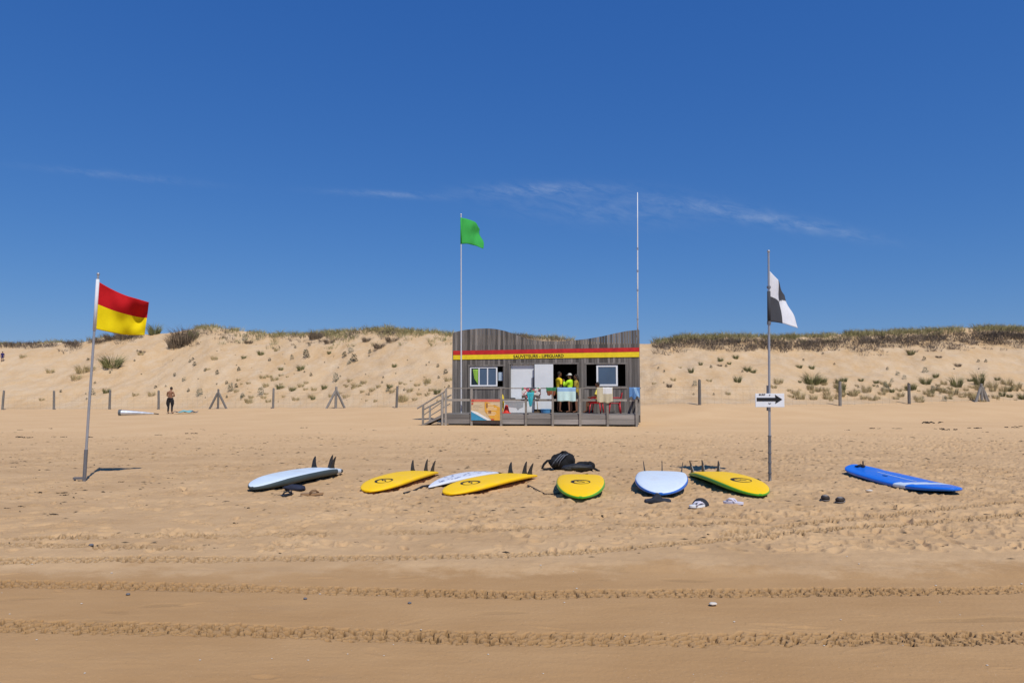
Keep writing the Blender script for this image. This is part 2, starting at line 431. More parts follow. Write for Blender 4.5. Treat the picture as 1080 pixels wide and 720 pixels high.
# footprints in the dry sand
def stamp(fx, fy, ang, ln, wd, dep):
    j0, j1 = np.searchsorted(dn, [fy - ln * 1.4, fy + ln * 1.4]); 
    if j1 - j0 < 1: j1 = j0 + 1
    a = (fx - ln * 1.4) / fy; b = (fx + ln * 1.4) / fy
    i0, i1 = np.searchsorted(sl_, [a, b])
    xx = X[j0:j1, i0:i1] - fx; yy = Y[j0:j1, i0:i1] - fy
    c, s_ = math.cos(ang), math.sin(ang)
    p = (xx * c + yy * s_) / ln; q = (-xx * s_ + yy * c) / wd
    r2 = p * p + q * q
    Z[j0:j1, i0:i1] += dep * (-1.0 * np.exp(-r2 * 1.6) + .42 * np.exp(-((np.sqrt(r2) - 1.25) / .35) ** 2))
for _ in range(250):                                       # walking trails
    x0, y0 = rng.uniform(-14, 14), 7.0 + 17 * rng.random() ** 1.3
    h = rng.uniform(0, 2 * np.pi); 
    if rng.random() < .6: h = rng.choice([0, np.pi]) + rng.normal(0, .35)
    for k in range(rng.integers(4, 14)):
        x0 += .62 * math.cos(h); y0 += .62 * math.sin(h); h += rng.normal(0, .08)
        sd = .11 if k % 2 else -.11
        fx, fy = x0 - sd * math.sin(h), y0 + sd * math.cos(h)
        if 6.6 < fy < 27 and abs(fx / fy) < .9: stamp(fx, fy, h + rng.normal(0, .12), .14, .065, rng.uniform(.014, .036))
for _ in range(3400):
    fy = 6.4 + 15 * rng.random() ** 1.2; fx = rng.uniform(-.85, .85) * fy
    if rng.random() > (.55 + .45 * (fx > 2)): continue
    stamp(fx, fy, rng.uniform(0, 3.14), rng.uniform(.04, .14), rng.uniform(.03, .07), rng.uniform(.010, .032))
for _ in range(26):                                         # a few scuffs on the wet sand
    fy = rng.uniform(3.4, 5.9); fx = rng.uniform(-.75, .75) * fy
    stamp(fx, fy, rng.normal(0, .4), rng.uniform(.05, .16), rng.uniform(.015, .04), rng.uniform(.003, .008))
GZ = Z
V1 = np.stack([X, Y, Z], -1).reshape(-1, 3); Q1 = quads(len(sl_), len(dn))
df_ = np.concatenate([np.arange(36.0, 76, .22)[0:], np.arange(76, 130, 1.5), [150, 200, 300, 500, 900, 1500]])
df_[0] = dn[-1]
sf = sides(np.arange(-.83, .8301, 1 / 390.0), 1.25)
S2, D2 = np.meshgrid(sf, df_); X2 = S2 * D2; Z2 = terrain(X2, D2)
V2 = np.stack([X2, D2, Z2], -1).reshape(-1, 3); Q2 = quads(len(sf), len(df_))
cx = V2[Q2].mean(1); _, dfo, _, _, _ = dune_params(cx[:, 0], cx[:, 1])
isd = cx[:, 1] > dfo + .6 + .5 * perlin(cx[:, 0] / 2.0, cx[:, 0] * 0)
V2b = V2.copy()
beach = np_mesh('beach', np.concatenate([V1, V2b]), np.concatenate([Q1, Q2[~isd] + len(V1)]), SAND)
da = beach.data.attributes.new('damp_shade', 'FLOAT', 'POINT'); da.data.foreach_set('value', np.concatenate([np.clip(DAMP_SHADE, 0, 1).ravel(), np.zeros(len(V2b))]).astype(np.float32))
tag(beach, kind='structure')
dune = np_mesh('dune', V2, Q2[isd], DUNE); tag(dune, kind='structure')
def gz(x, y):
    """height of the finished beach surface"""
    if y > 35.5 or y < 3.1: return tz(x, y)
    j = min(max(int(np.searchsorted(dn, y)), 1), len(dn) - 1); i = min(max(int(np.searchsorted(sl_, x / y)), 1), len(sl_) - 1)
    return float(GZ[j - 1:j + 1, i - 1:i + 1].mean())

# ------------------------------------------------------------------ materials of the things
WOOD = mat('weathered_planks', (.080, .071, .064), .85, tone=.55, scale=6, stretch=(1, 1, .10), col2=(.215, .195, .176), bump=.25, bscale=30)
WOODH = mat('weathered_boards', (.17, .157, .145), .85, tone=.4, scale=5, stretch=(.12, 1, 1), col2=(.31, .285, .26), bump=.25, bscale=30)
WOODL = mat('pale_rail_timber', (.21, .19, .165), .8, tone=.3, scale=9, col2=(.32, .29, .25))
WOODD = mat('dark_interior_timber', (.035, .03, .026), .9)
POSTM = mat('grey_post_timber', (.14, .13, .12), .9, tone=.3, scale=12, stretch=(1, 1, .2), col2=(.27, .255, .235))
RED = mat('red_paint', (.50, .022, .02), .55, .22, 5); YEL = mat('yellow_paint', (.80, .60, .015), .55, .14, 5)
BLACK = mat('black_ink', (.012, .012, .013), .6)
WHITEP = mat('white_panel', (.70, .72, .73), .45, .06, 2.0)
WHITEF = mat('white_frame', (.78, .79, .8), .4, .03)
GLASS = mat('window_glass', (.075, .115, .175), .06, .12, 2.0, spec=.5)  # sky reflection painted into the base colour as blue
STEEL = mat('galvanised_steel', (.42, .43, .45), .42, .1, 12, metallic=.55)
STEELD = mat('dull_steel', (.20, .20, .21), .5, .15, 12, metallic=.5)
ALU = mat('pale_metal', (.62, .63, .64), .4, .05, 10, metallic=.3)
BLACKP = mat('black_plastic', (.016, .016, .018), .5, .2, 20)
REDP = mat('red_plastic', (.48, .02, .03), .4, .1, 8)
WHITEPL = mat('white_plastic', (.75, .76, .76), .4, .05, 6)

# ------------------------------------------------------------------ the lifeguard hut
HYAW = R(8.0)
P0 = on_z(469.5, 448, 0.04)
hu = Vector((math.cos(HYAW), -math.sin(HYAW), 0)); hv = Vector((math.sin(HYAW), math.cos(HYAW), 0))
def HP(px, py, v):
    """hut coordinates (u, z) of the place seen at px, py at the depth v behind the terrace front"""
    d = ray(px, py); o = Vector((0, 0, CAMH)) - P0
    t = (v - o.dot(hv)) / d.dot(hv)
    p = o + d * t
    return p.dot(hu), p.z + P0.z
def hworld(u, v, z): 
    p = P0 + hu * u + hv * v; return Vector((p.x, p.y, z))
HUT = empty('lifeguard_hut', (P0.x, P0.y, 0), -HYAW)
tag(HUT, 'grey weathered timber hut with wavy roofline and red and yellow stripes', 'hut')
def hm(): return MB()
VW = 1.7; VB = 4.6
ZD = HP(575, 436.2, 0)[1]                       # terrace floor
U0 = HP(477, 400, VW)[0]; U1 = HP(675, 400, VW)[0]
prof = [(477, 351.5), (481, 349.8), (490, 347.8), (503, 346.5), (515, 346.2), (524, 347), (533, 349), (542, 352), (552, 356), (562, 358.4), (575, 359.7), (590, 359.8), (604, 358.9), (620, 357.2), (635, 354.6), (648, 351.6), (660, 349.2), (668, 348.2), (675, 347.6)]
pu = [HP(a, b, VW)[0] for a, b in prof]; pz = [HP(a, b, VW)[1] for a, b in prof]
ztop = lambda u: float(np.interp(u, pu, pz))
def rect(x0, y0, x1, y1, v):
    a = HP(x0, y0, v); b = HP(x1, y1, v); return min(a[0], b[0]), max(a[0], b[0]), min(a[1], b[1]), max(a[1], b[1])
OP = [rect(495.3, 386.3, 531.2, 407.6, VW), rect(538.3, 384.3, 609.0, 437, VW), rect(618.5, 384.2, 659.8, 407.2, VW)]
OP[1] = (OP[1][0], OP[1][1], ZD, OP[1][3])
wb = hm(); n = 72; pw = (U1 - U0) / n
edges = [U0 + pw * i for i in range(n + 1)]
for i in range(n):
    a, b = edges[i], edges[i + 1] - .008
    spans = [(0.12, None)]
    for (o0, o1, z0, z1) in OP:
        if (a + b) / 2 > o0 and (a + b) / 2 < o1:
            spans = [(0.12, z0), (z1, None)] if z0 > ZD + .05 else [(z1, None)]
    pr = random.uniform(0, .012); tn = min(1, max(0, random.gauss(.5, .24)))
    for z0, z1 in spans:
        ta, tb = (z1, z1) if z1 is not None else (ztop(a), ztop(b))
        wb.hexa([(a, VW - pr, z0), (b, VW - pr, z0), (b, VW + .03, z0), (a, VW + .03, z0)], [(a, VW - pr, ta), (b, VW - pr, tb), (b, VW + .03, tb), (a, VW + .03, ta)], 0, min(1, max(0, tn + random.uniform(-.1, .1))))
wb.build('front_wall', WOOD, HUT)
ZR = min(pz) - .12
sb = hm()
for uu_ in (U0, U1 - .08):
    for k in range(24):
        v0 = VW + .035 + (VB - VW) * k / 24; v1 = VW + .028 + (VB - VW) * (k + 1) / 24
        sb.box((uu_, v0, .12), (uu_ + .08, v1, ZR if k else ztop(uu_ + .04) - .02), 0, random.random())
for k in range(70):
    a = U0 + (U1 - U0) * k / 70
    sb.box((a, VB + .03, .12), (a + (U1 - U0) / 70 - .006, VB + .08, ZR), 0, random.random())
sb.build('side_wall', WOOD, HUT)
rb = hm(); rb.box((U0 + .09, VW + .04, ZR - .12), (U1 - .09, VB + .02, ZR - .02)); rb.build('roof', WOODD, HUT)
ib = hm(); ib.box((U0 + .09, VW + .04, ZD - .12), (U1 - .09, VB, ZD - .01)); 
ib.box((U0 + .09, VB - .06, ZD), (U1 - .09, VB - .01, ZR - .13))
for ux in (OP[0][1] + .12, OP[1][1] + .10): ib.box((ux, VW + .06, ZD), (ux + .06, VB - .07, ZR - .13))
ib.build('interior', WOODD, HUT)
# stripes painted on boards
def sloped(name, yl0, yl1, yr0, yr1, m, v=VW - .03):
    b = hm()
    ul, z0 = HP(478, yl0, v); _, z1 = HP(478, yl1, v); ur, z2 = HP(674.3, yr0, v); _, z3 = HP(674.3, yr1, v)
    b.hexa([(ul, v, z1), (ur, v, z3), (ur, v + .015, z3), (ul, v + .015, z1)], [(ul, v, z0), (ur, v, z2), (ur, v + .015, z2), (ul, v + .015, z0)])
    return b.build(name, m, HUT)
sloped('red_stripe', 369.8, 374.4, 366.4, 370.9, RED); sloped('yellow_stripe', 374.5, 379.2, 371.0, 376.3, YEL)
def text_mesh(txt, size, m, name, parent, M, bold=.012, width=None):
    c = bpy.data.curves.new('t', 'FONT'); c.body = txt; c.size = size; c.align_x = 'CENTER'; c.align_y = 'CENTER'; c.extrude = .002; c.offset = bold
    o = bpy.data.objects.new('t', c); COL.objects.link(o)
    me = evaluated(o); bpy.data.objects.remove(o)
    if width:
        xs = [v.co.x for v in me.vertices]; k = width / (max(xs) - min(xs))
        for v in me.vertices: v.co.x *= k
    me.materials.clear(); me.materials.append(m)
    q = bpy.data.objects.new(name, me); COL.objects.link(q); q.parent = parent; q.matrix_local = M
    return q
ua, za = HP(541.5, 375.9, VW - .036); ub, zb = HP(594.5, 374.9, VW - .036)
text_mesh('SAUVETEURS - LIFEGUARD', .19, BLACK, 'lettering', HUT,
          Matrix.Translation(((ua + ub) / 2, VW - .036, (za + zb) / 2 - .01)) @ Matrix.Rotation(math.atan2(zb - za, ub - ua), 4, 'Y').inverted() @ Matrix.Rotation(R(90), 4, 'X'), .003, ub - ua)
# window trims, frames, panes
def frame(b, r, wdt, v0, v1):
    u0, u1, z0, z1 = r
    b.box((u0, v0, z0), (u0 + wdt, v1, z1)); b.box((u1 - wdt, v0, z0), (u1, v1, z1))
    b.box((u0 + wdt, v0, z1 - wdt), (u1 - wdt, v1, z1)); b.box((u0 + wdt, v0, z0), (u1 - wdt, v1, z0 + wdt))
for k, o in enumerate(OP):
    tb = hm(); u0, u1, z0, z1 = o; q = .07
    tb.box((u0 - q, VW - .035, z1 + .002), (u1 + q, VW + .05, z1 + q), 0, .7)
    tb.box((u0 - q, VW - .03, z0), (u0 - .002, VW + .05, z1), 0, .5); tb.box((u1 + .002, VW - .03, z0), (u1 + q, VW + .05, z1), 0, .4)
    if k != 1: tb.box((u0 - q, VW - .05, z0 - q), (u1 + q, VW + .05, z0 - .002), 0, .7)
    tb.build('window_trim' if k != 1 else 'door_trim', WOOD, HUT)
# left window: white frame with three lights, the rest slid open
r = rect(495.8, 386.9, 524.6, 407.2, VW + .03)
fb = hm(); frame(fb, r, .06, VW + .0, VW + .06)
for px in (505.3, 514.3):
    u = HP(px, 396, VW + .03)[0]; fb.box((u - .025, VW + .004, r[2] + .06), (u + .025, VW + .056, r[3] - .06))
wf = hm()
wino = fb.build('window', WHITEF, HUT)
cuts = [r[0] + .06, HP(505.3, 396, VW + .03)[0], HP(514.3, 396, VW + .03)[0], r[1] - .06]
for k in range(3):
    pb = hm(); pb.box((cuts[k] + (.026 if k else 0), VW + .024, r[2] + .062), (cuts[k + 1] - (.026 if k < 2 else 0), VW + .034, r[3] - .062)); pb.build('pane', GLASS if k else mat('dark_glass', (.012, .022, .026), .05, spec=.6), wino)
nb = hm(); q = rect(525.7, 392.3, 530.2, 401.3, VW + .12); nb.box((q[0], VW + .12, q[2]), (q[1], VW + .135, q[3])); nb.build('light_glimpse_panel', mat('pale_blue_panel', (.42, .52, .62), .5), HUT)  # panel added in place of the pale light seen in the opening
# right window: one sash in the middle
r = rect(629.0, 385.0, 651.6, 406.9, VW + .03)
fb = hm(); frame(fb, r, .075, VW, VW + .05); wr = fb.build('window', WHITEF, HUT)
pb = hm(); pb.box((r[0] + .077, VW + .02, r[2] + .077), (r[1] - .077, VW + .03, r[3] - .077)); pb.build('pane', GLASS, wr)
# door: two white sliding panels
q = rect(538.8, 384.6, 563.2, 436, VW + .1)
db = hm(); db.box((q[0], VW + .08, ZD + .01), (q[1], VW + .12, q[3])); d1 = db.build('sliding_door', WHITEP, HUT)
db = hm(); q2 = rect(560.8, 398, 563.0, 408, VW + .04); db.box((q2[0], VW + .045, q2[2]), (q2[1], VW + .078, q2[3])); db.build('handle', STEELD, d1)
q = rect(563.8, 384.2, 583.6, 431.6, VW - .06)
db = hm(); db.box((q[0], VW - .09, q[2]), (q[1], VW - .045, q[3])); db.build('sliding_door', WHITEP, HUT, bevel=.006)
# terrace
dk = hm(); nd = 12
for k in range(nd):
    v0 = .06 + (VW - .1) * k / nd; v1 = .06 + (VW - .1) * (k + 1) / nd - .008
    dk.box((HP(470, 440, 0)[0] + .05, v0, ZD - .04), (HP(676, 440, 0)[0] - .02, v1, ZD), 0, random.random())
dk.build('deck', WOODH, HUT)
POSTS = [470.2, 497.5, 528.7, 554.7, 583.0, 612.0, 641.0, 671.5]
ZB = HP(575, 447.3, 0)[1]; ZB = max(ZB, .045)
ZT = HP(575, 409.3, 0)[1]; ZM = HP(575, 421.8, 0)[1]
PU = [HP(p, 440, 0)[0] for p in POSTS]
sk = hm()
for k in range(len(PU) - 1):
    for j in range(2):
        z0 = ZB + (ZD - ZB) * j / 2 + .004; z1 = ZB + (ZD - ZB) * (j + 1) / 2 - .006
        sk.box((PU[k] + (.0 if k else 0) - (.0), .012 + .004 * j, z0), (PU[k + 1] - .006, .045, z1 - (0.03 if j else 0)), 0, random.random())
for j in range(2):                                             # skirt round both ends
    z0 = ZB + (ZD - ZB) * j / 2 + .004; z1 = ZB + (ZD - ZB) * (j + 1) / 2 - .006
    sk.box((PU[-1] + .05, .05, z0), (PU[-1] + .08, VW - .05, z1), 0, random.random()); sk.box((PU[0] - .035, .05, z0), (PU[0] - .005, VW - .05, z1), 0, random.random())
sk.build('skirt_board', WOODH, HUT)
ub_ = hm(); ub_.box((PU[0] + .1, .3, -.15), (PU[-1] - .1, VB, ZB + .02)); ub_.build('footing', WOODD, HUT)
rl = hm(); RU = HP(676, 409, 0)[0]
for k in range(len(PU) - 1):
    a = PU[k]; b = PU[k + 1]
    rl.box((a, -.035, ZT - .02), (b - .004, .10, ZT + .02), 0, random.random())
    rl.box((a + .046, .01, ZM - .045), (b - .046, .045, ZM + .045), 0, random.random())
rl.box((RU - .1, .105, ZT - .02), (RU, VW - .04, ZT + .02), 0, .4); rl.box((RU - .07, .06, ZM - .045), (RU - .035, VW - .04, ZM + .045), 0, .4)
rail = rl.build('railing', WOODL, HUT)
for k, u in enumerate(PU):
    b = hm(); b.box((u - .045, -.08 + .055 - .03, ZB - .12), (u + .045, .008, ZT - .022), 0, random.random()); b.build('post', WOODL, rail)
for v in (.85, VW - .1):
    b = hm(); b.box((RU - .08, v, ZD), (RU, v + .08, ZT - .022), 0, .5); b.build('post', WOODL, rail)
# ramp on the left
ra = HP(468.5, 436.6, 0)[0] - .03; rz = HP(446, 449, 0)[0] - .15; zg = gz(*(hworld(rz, .6, 0).xy)) - .03
rp = hm()
rp.hexa([(rz, .02, zg - .06), (ra, .02, ZD - .14), (ra, 1.25, ZD - .14), (rz, 1.25, zg - .06)], [(rz, .02, zg + .01), (ra, .02, ZD - .005), (ra, 1.25, ZD - .005), (rz, 1.25, zg + .01)])
ramp = rp.build('ramp', WOODH, HUT)
for v in (0.0, 1.22):
    ul, zl = HP(440 if v == 0 else 447.3, 430.7 if v == 0 else 431.5, v); ur, zr = HP(469.5 if v == 0 else 476, 412.6 if v == 0 else 416.2, v)
    b = hm(); b.tube([(ul, v, zl), (ur, v, zr)], .033, 8)
    b.tube([(ul + .25, v, zl - .30), (ur - .05, v, zr - .38)], .022, 8)
    h_ = b.build('handrail', WOODL, ramp)
    for px in ((446.2, 466.8) if v == 0 else (453.4, 466)):
        u = HP(px, 430, v)[0]; zt = zl + (zr - zl) * (u - ul) / (ur - ul)
        b = hm(); b.box((u - .04, v - .04, -.1), (u + .04, v + .04, zt - .03), 0, random.random()); b.build('post', WOODL, h_)

# ------------------------------------------------------------------ flags and poles
def cloth_flag(name, corners, ripple, m, parent, nu=28, nv=18, mfn=None, seed=0, sag=0.0, sub=None):
    """corners: hoist top, hoist bottom, fly bottom, fly top (world)"""
    ht, hb, fb_, ft = [Vector(c) for c in corners]
    nrm = (ft - ht).cross(hb - ht).normalized()
    def fn(a, b):
        p = (ht * (1 - b) + hb * b) * (1 - a) + (ft * (1 - b) + fb_ * b) * a
        k = a ** .7
        wv = math.sin(6.5 * a + 3.2 * b + seed) * .45 + math.sin(13 * a - 6.5 * b + seed * 2) * .17 + math.sin(4 * a + 9 * b + seed) * .22 + math.sin(23 * a + 11 * b + 3 * seed) * .05 * a
        return p + nrm * (ripple * k * wv) + Vector((0, 0, -sag * math.sin(math.pi * a) * (1 - .3 * b)))
    mb = MB(); mb.grid(nu, nv, fn, mfn=mfn)
    o = mb.build(name, m, parent, smooth=True)
    s_ = o.modifiers.new('solid', 'SOLIDIFY'); s_.thickness = .004; s_.offset = 0
    return o
def fabric(name, c, tr=.22):
    m = mat(name, c, .85, .06, 20, spec=.1)
    t = m.node_tree; b = t.nodes['Principled BSDF']; o = [n for n in t.nodes if n.type == 'OUTPUT_MATERIAL'][0]
    tl = N(t, 'ShaderNodeBsdfTranslucent'); tl.inputs[0].default_value = (*c, 1)
    ms = N(t, 'ShaderNodeMixShader'); ms.inputs[0].default_value = tr
    link(t, b.outputs[0], ms.inputs[1]); link(t, tl.outputs[0], ms.inputs[2]); link(t, ms.outputs[0], o.inputs[0])
    return m
FRED = fabric('red_flag_cloth', (.56, .015, .02)); FYEL = fabric('yellow_flag_cloth', (.90, .72, .01)); FGRN = fabric('green_flag_cloth', (.06, .44, .09))
FWHT = fabric('white_flag_cloth', (.80, .81, .84)); FBLK = fabric('dark_flag_cloth', (.075, .078, .088), .15)
def pole_thing(name, base, top, r0, r1, label, cat, sleeve=None, m=ALU):
    base = Vector(base); top = Vector(top)
    e = empty(name, base); tag(e, label, cat, 'flagpoles')
    b = MB(); L = top - base
    b.tube([(0, 0, -.15), L * .33, L * .66, L], [r0, r0, (r0 + r1) / 2, r1], 12)
    b.ball(L, r1 * 1.5, 10); p = b.build('pole', m, e, True, sharp=50)
    if sleeve:
        b = MB(); b.tube([Vector((0, 0, -.2)), L * sleeve], r0 * 1.4, 12); b.build('sleeve', STEELD, e, True, sharp=50)
    return e
def local(o, pts): return [Vector(p) - o.location for p in pts]
# left: red over yellow
B = on_z(88.5, 508.5, 0.0); B.z = gz(B.x, B.y); YB = B.y
T = at(103.6, 289, YB - .02)
pr_ = pole_thing('flagpole', B, T, .020, .016, 'leaning white pole at the left carrying a red and yellow flag', 'flagpole', .15, STEEL)
def onp(base, top, y):                                      # point of a pole at picture height y
    best = min((base + (top - base) * k / 400 for k in range(401)), key=lambda p: abs((lambda c: c)(proj(p)[1] - y))); return best
def proj(p):
    p = Vector(p) - Vector((0, 0, CAMH)); yc = p.y * math.cos(PITCH) + p.z * math.sin(PITCH); zc = -p.y * math.sin(PITCH) + p.z * math.cos(PITCH)
    return 540 + F * p.x / yc, 360 - F * zc / yc
h1 = onp(B, T, 296.5); h2 = onp(B, T, 346.5)
ft = at(157.0, 318.5, YB + .30); fb2 = at(152.5, 353.5, YB + .42)
mid_h = h1.lerp(h2, .47); mid_f = ft.lerp(fb2, .44)
cloth_flag('flag', local(pr_, [h1, h2, fb2, ft]), .15, [FRED, FYEL], pr_, mfn=lambda a, b: 0 if b < .47 else 1, nv=34, nu=44, seed=.4, sag=.045)
b = MB(); b.tube([h1 - B + Vector((0, 0, .03)), h2 - B - Vector((0, 0, .03))], .026, 10); b.build('flag_hem', FWHT, pr_, True)
b = MB(); b.box((-.16, -.03, .03), (.02, .03, .06)); b.tube([(-.15, 0, .05), (-.13, 0, -.05)], .015, 8); b.build('foot_bracket', STEELD, pr_)
# right: white and black quarters, with the arrow board
B = on_z(812, 509, 0.0); B.z = gz(B.x, B.y); YB = B.y
T = at(810.6, 265, YB)
pw_ = pole_thing('flagpole', B, T, .019, .016, 'upright grey pole by the green edged board carrying a black and white flag', 'flagpole', None, STEEL)
b = MB(); L = T - B
b.tube([Vector((0, 0, -.15)) + Vector((0, .005, 0)), L * .19], .023, 12); b.tube([L * .30 + Vector((-.022, .02, 0)), L * .41 + Vector((-.022, .02, 0))], .016, 10)
b.build('sleeve', STEELD, pw_, True, sharp=40)
for k, dk, rd in ((.03, .006, .029), (.075, .006, .029), (.115, .006, .029), (.165, .006, .029), (.188, .006, .029), (.835, .01, .03), (.675, .015, .03)):
    b = MB(); b.tube([L * k, L * (k + dk)], rd, 12); b.build('clamp', STEELD, pw_, True, sharp=40)
h1 = onp(B, T, 284.5); h2 = onp(B, T, 339.5)
ft = at(827.5, 311, YB + .70); fb2 = at(840.5, 346, YB + .50)
cloth_flag('flag', local(pw_, [h1, h2, fb2, ft]), .05, [FWHT, FBLK], pw_, nu=36, nv=36, mfn=lambda a, b: 1 if (a < .5 and b > .50) or (a > .5 and b < .50 - .62 * (a - .5)) else 0, seed=2.0, sag=-.04)
b = MB(); b.tube([onp(B, T, 307) - B, h2 - B - Vector((0, 0, .03))], .026, 10); b.build('flag_hem', FBLK, pw_, True)
# the arrow board
c1 = at(796.3, 414.8, YB - .05); c2 = at(827.2, 429.2, YB - .05)
sg = empty('arrow_sign', (c1.x, YB - .05, c2.z)); tag(sg, 'white board with a black arrow fixed to the right hand flagpole', 'sign')
W_, H_ = c2.x - c1.x, c1.z - c2.z
b = MB(); b.box((0, -.012, 0), (W_, 0, H_)); b.build('board', mat('white_board', (.74, .76, .80), .5, .05, 5), sg, bevel=.004)
def sp2(px, py): p = at(px, py, YB - .06); return (p.x - c1.x, p.z - c2.z)
b = MB(); b.prism([sp2(*p) for p in ((798, 419.2), (817.8, 419.2), (817.2, 416), (825, 421), (817.4, 425.7), (818, 422.9), (798, 422.9))], -.004, lambda a, b_, h: (a, -.0125 + h, b_)); b.build('arrow', BLACK, sg)
u, z = sp2(803.7, 416.0)
text_mesh('SURF', .035, mat('grey_ink', (.10, .10, .11)), 'lettering', sg, Matrix.Translation((u, -.015, z)) @ Matrix.Rotation(R(90), 4, 'X'), .001, .10)
b = MB(); b.tube([(*[sp2(811.3, 416.4)[0]], -.016, sp2(811.3, 416.4)[1]), (sp2(812.2, 416.1)[0], -.016, sp2(812.2, 416.1)[1])], .007, 6); b.build('small_mark', MATS['grey_ink'], sg)
b = MB(); b.tube([(sp2(810.4, 425)[0], -.016, sp2(810, 424.8)[1]), (sp2(811.8, 425.6)[0], -.016, sp2(811.8, 425.6)[1]), (sp2(813, 424.9)[0], -.016, sp2(813, 424.9)[1])], .005, 6); b.build('small_mark', MATS['grey_ink'], sg)
for zz in (.3, .7): b = MB(); b.box((W_ * .5 - .03, .001, H_ * zz - .015), (W_ * .5 + .03, .075, H_ * zz + .015)); b.build('bracket', STEELD, sg)
# green flag on the terrace
ub2, zb2 = HP(486.5, 436, .55); B = hworld(ub2, .55, ZD)
T = at(486.3, 226, B.y)
pg = pole_thing('flagpole', B, T, .034, .024, 'tall thin pole on the hut terrace flying a green flag', 'flagpole', None, ALU)
h1 = onp(B, T, 229.5); h2 = onp(B, T, 257.5)
cloth_flag('flag', local(pg, [h1, h2, at(509.5, 262.5, B.y + .5), at(507.0, 241, B.y + .9)]), .17, FGRN, pg, seed=1.1, sag=-.12)
b = MB(); b.tube([h1 - B, h2 - B], .032, 8); b.build('flag_hem', FGRN, pg, True)
# aerial
ub2, zb2 = HP(672.3, 349, VW + .12); B = hworld(ub2, VW + .12, HP(672, 372, VW + .12)[1]); T = at(672.4, 203, B.y)
ant = empty('aerial_mast', B); tag(ant, 'tall thin white aerial rising above the right end of the hut roof', 'aerial')
L = T - B; b = MB(); b.tube([(0, 0, 0), L * .5, L * .78, L], [.032, .028, .022, .016], 8); b.build('mast', WHITEPL, ant, True)
for k in (.2, .38, .5, .64):
    b = MB(); b.tube([L * k, L * k + Vector((0, 0, .09))], .042, 8); b.build('joint', STEEL, ant, True, sharp=40)
for zz in (.2, .7): b = MB(); b.box((-.06, -.06, zz), (.06, .14, zz + .06)); b.build('bracket', STEELD, ant)

# ------------------------------------------------------------------ surfboards
YB_ = mat('yellow_foam', (.92, .565, .004), .5, .04, 3, spec=.2); GRAIL = mat('green_foam', (.10, .42, .03), .4, .06, 4)
WB_ = mat('white_foam', (.66, .76, .83), .35, .05, 5); WB2 = mat('pale_blue_foam', (.62, .71, .80), .45, .06, 26, col2=(.72, .80, .86)); BRAIL = mat('blue_foam', (.02, .16, .62), .35, .06, 4)
GREYD = mat('grey_green_deck', (.050, .068, .068), .6, .12, 9); BLU = mat('bright_blue_skin', (.012, .165, .74), .3, .05, 3, spec=.5); BWH = mat('white_skin', (.66, .76, .84), .35)
PRT = mat('printed_white_skin', (.70, .73, .80), .4, .05, 9); FIN = mat('dark_fin', (.02, .022, .024), .4, .2, 10); PAD = mat('black_pad', (.018, .019, .022), .7, .2, 20)
def solve_tail(nose, tpx, L):
    d = ray(tpx, 500); k = d.x / d.y
    # point (k*Y, Y) at distance L from nose, beyond it
    a = 1 + k * k; bq = -2 * (k * nose.x + nose.y); c = nose.x ** 2 + nose.y ** 2 - L * L
    q = bq * bq - 4 * a * c
    Y = (-bq + math.sqrt(max(q, 0))) / (2 * a); return Vector((k * Y, Y, 0))
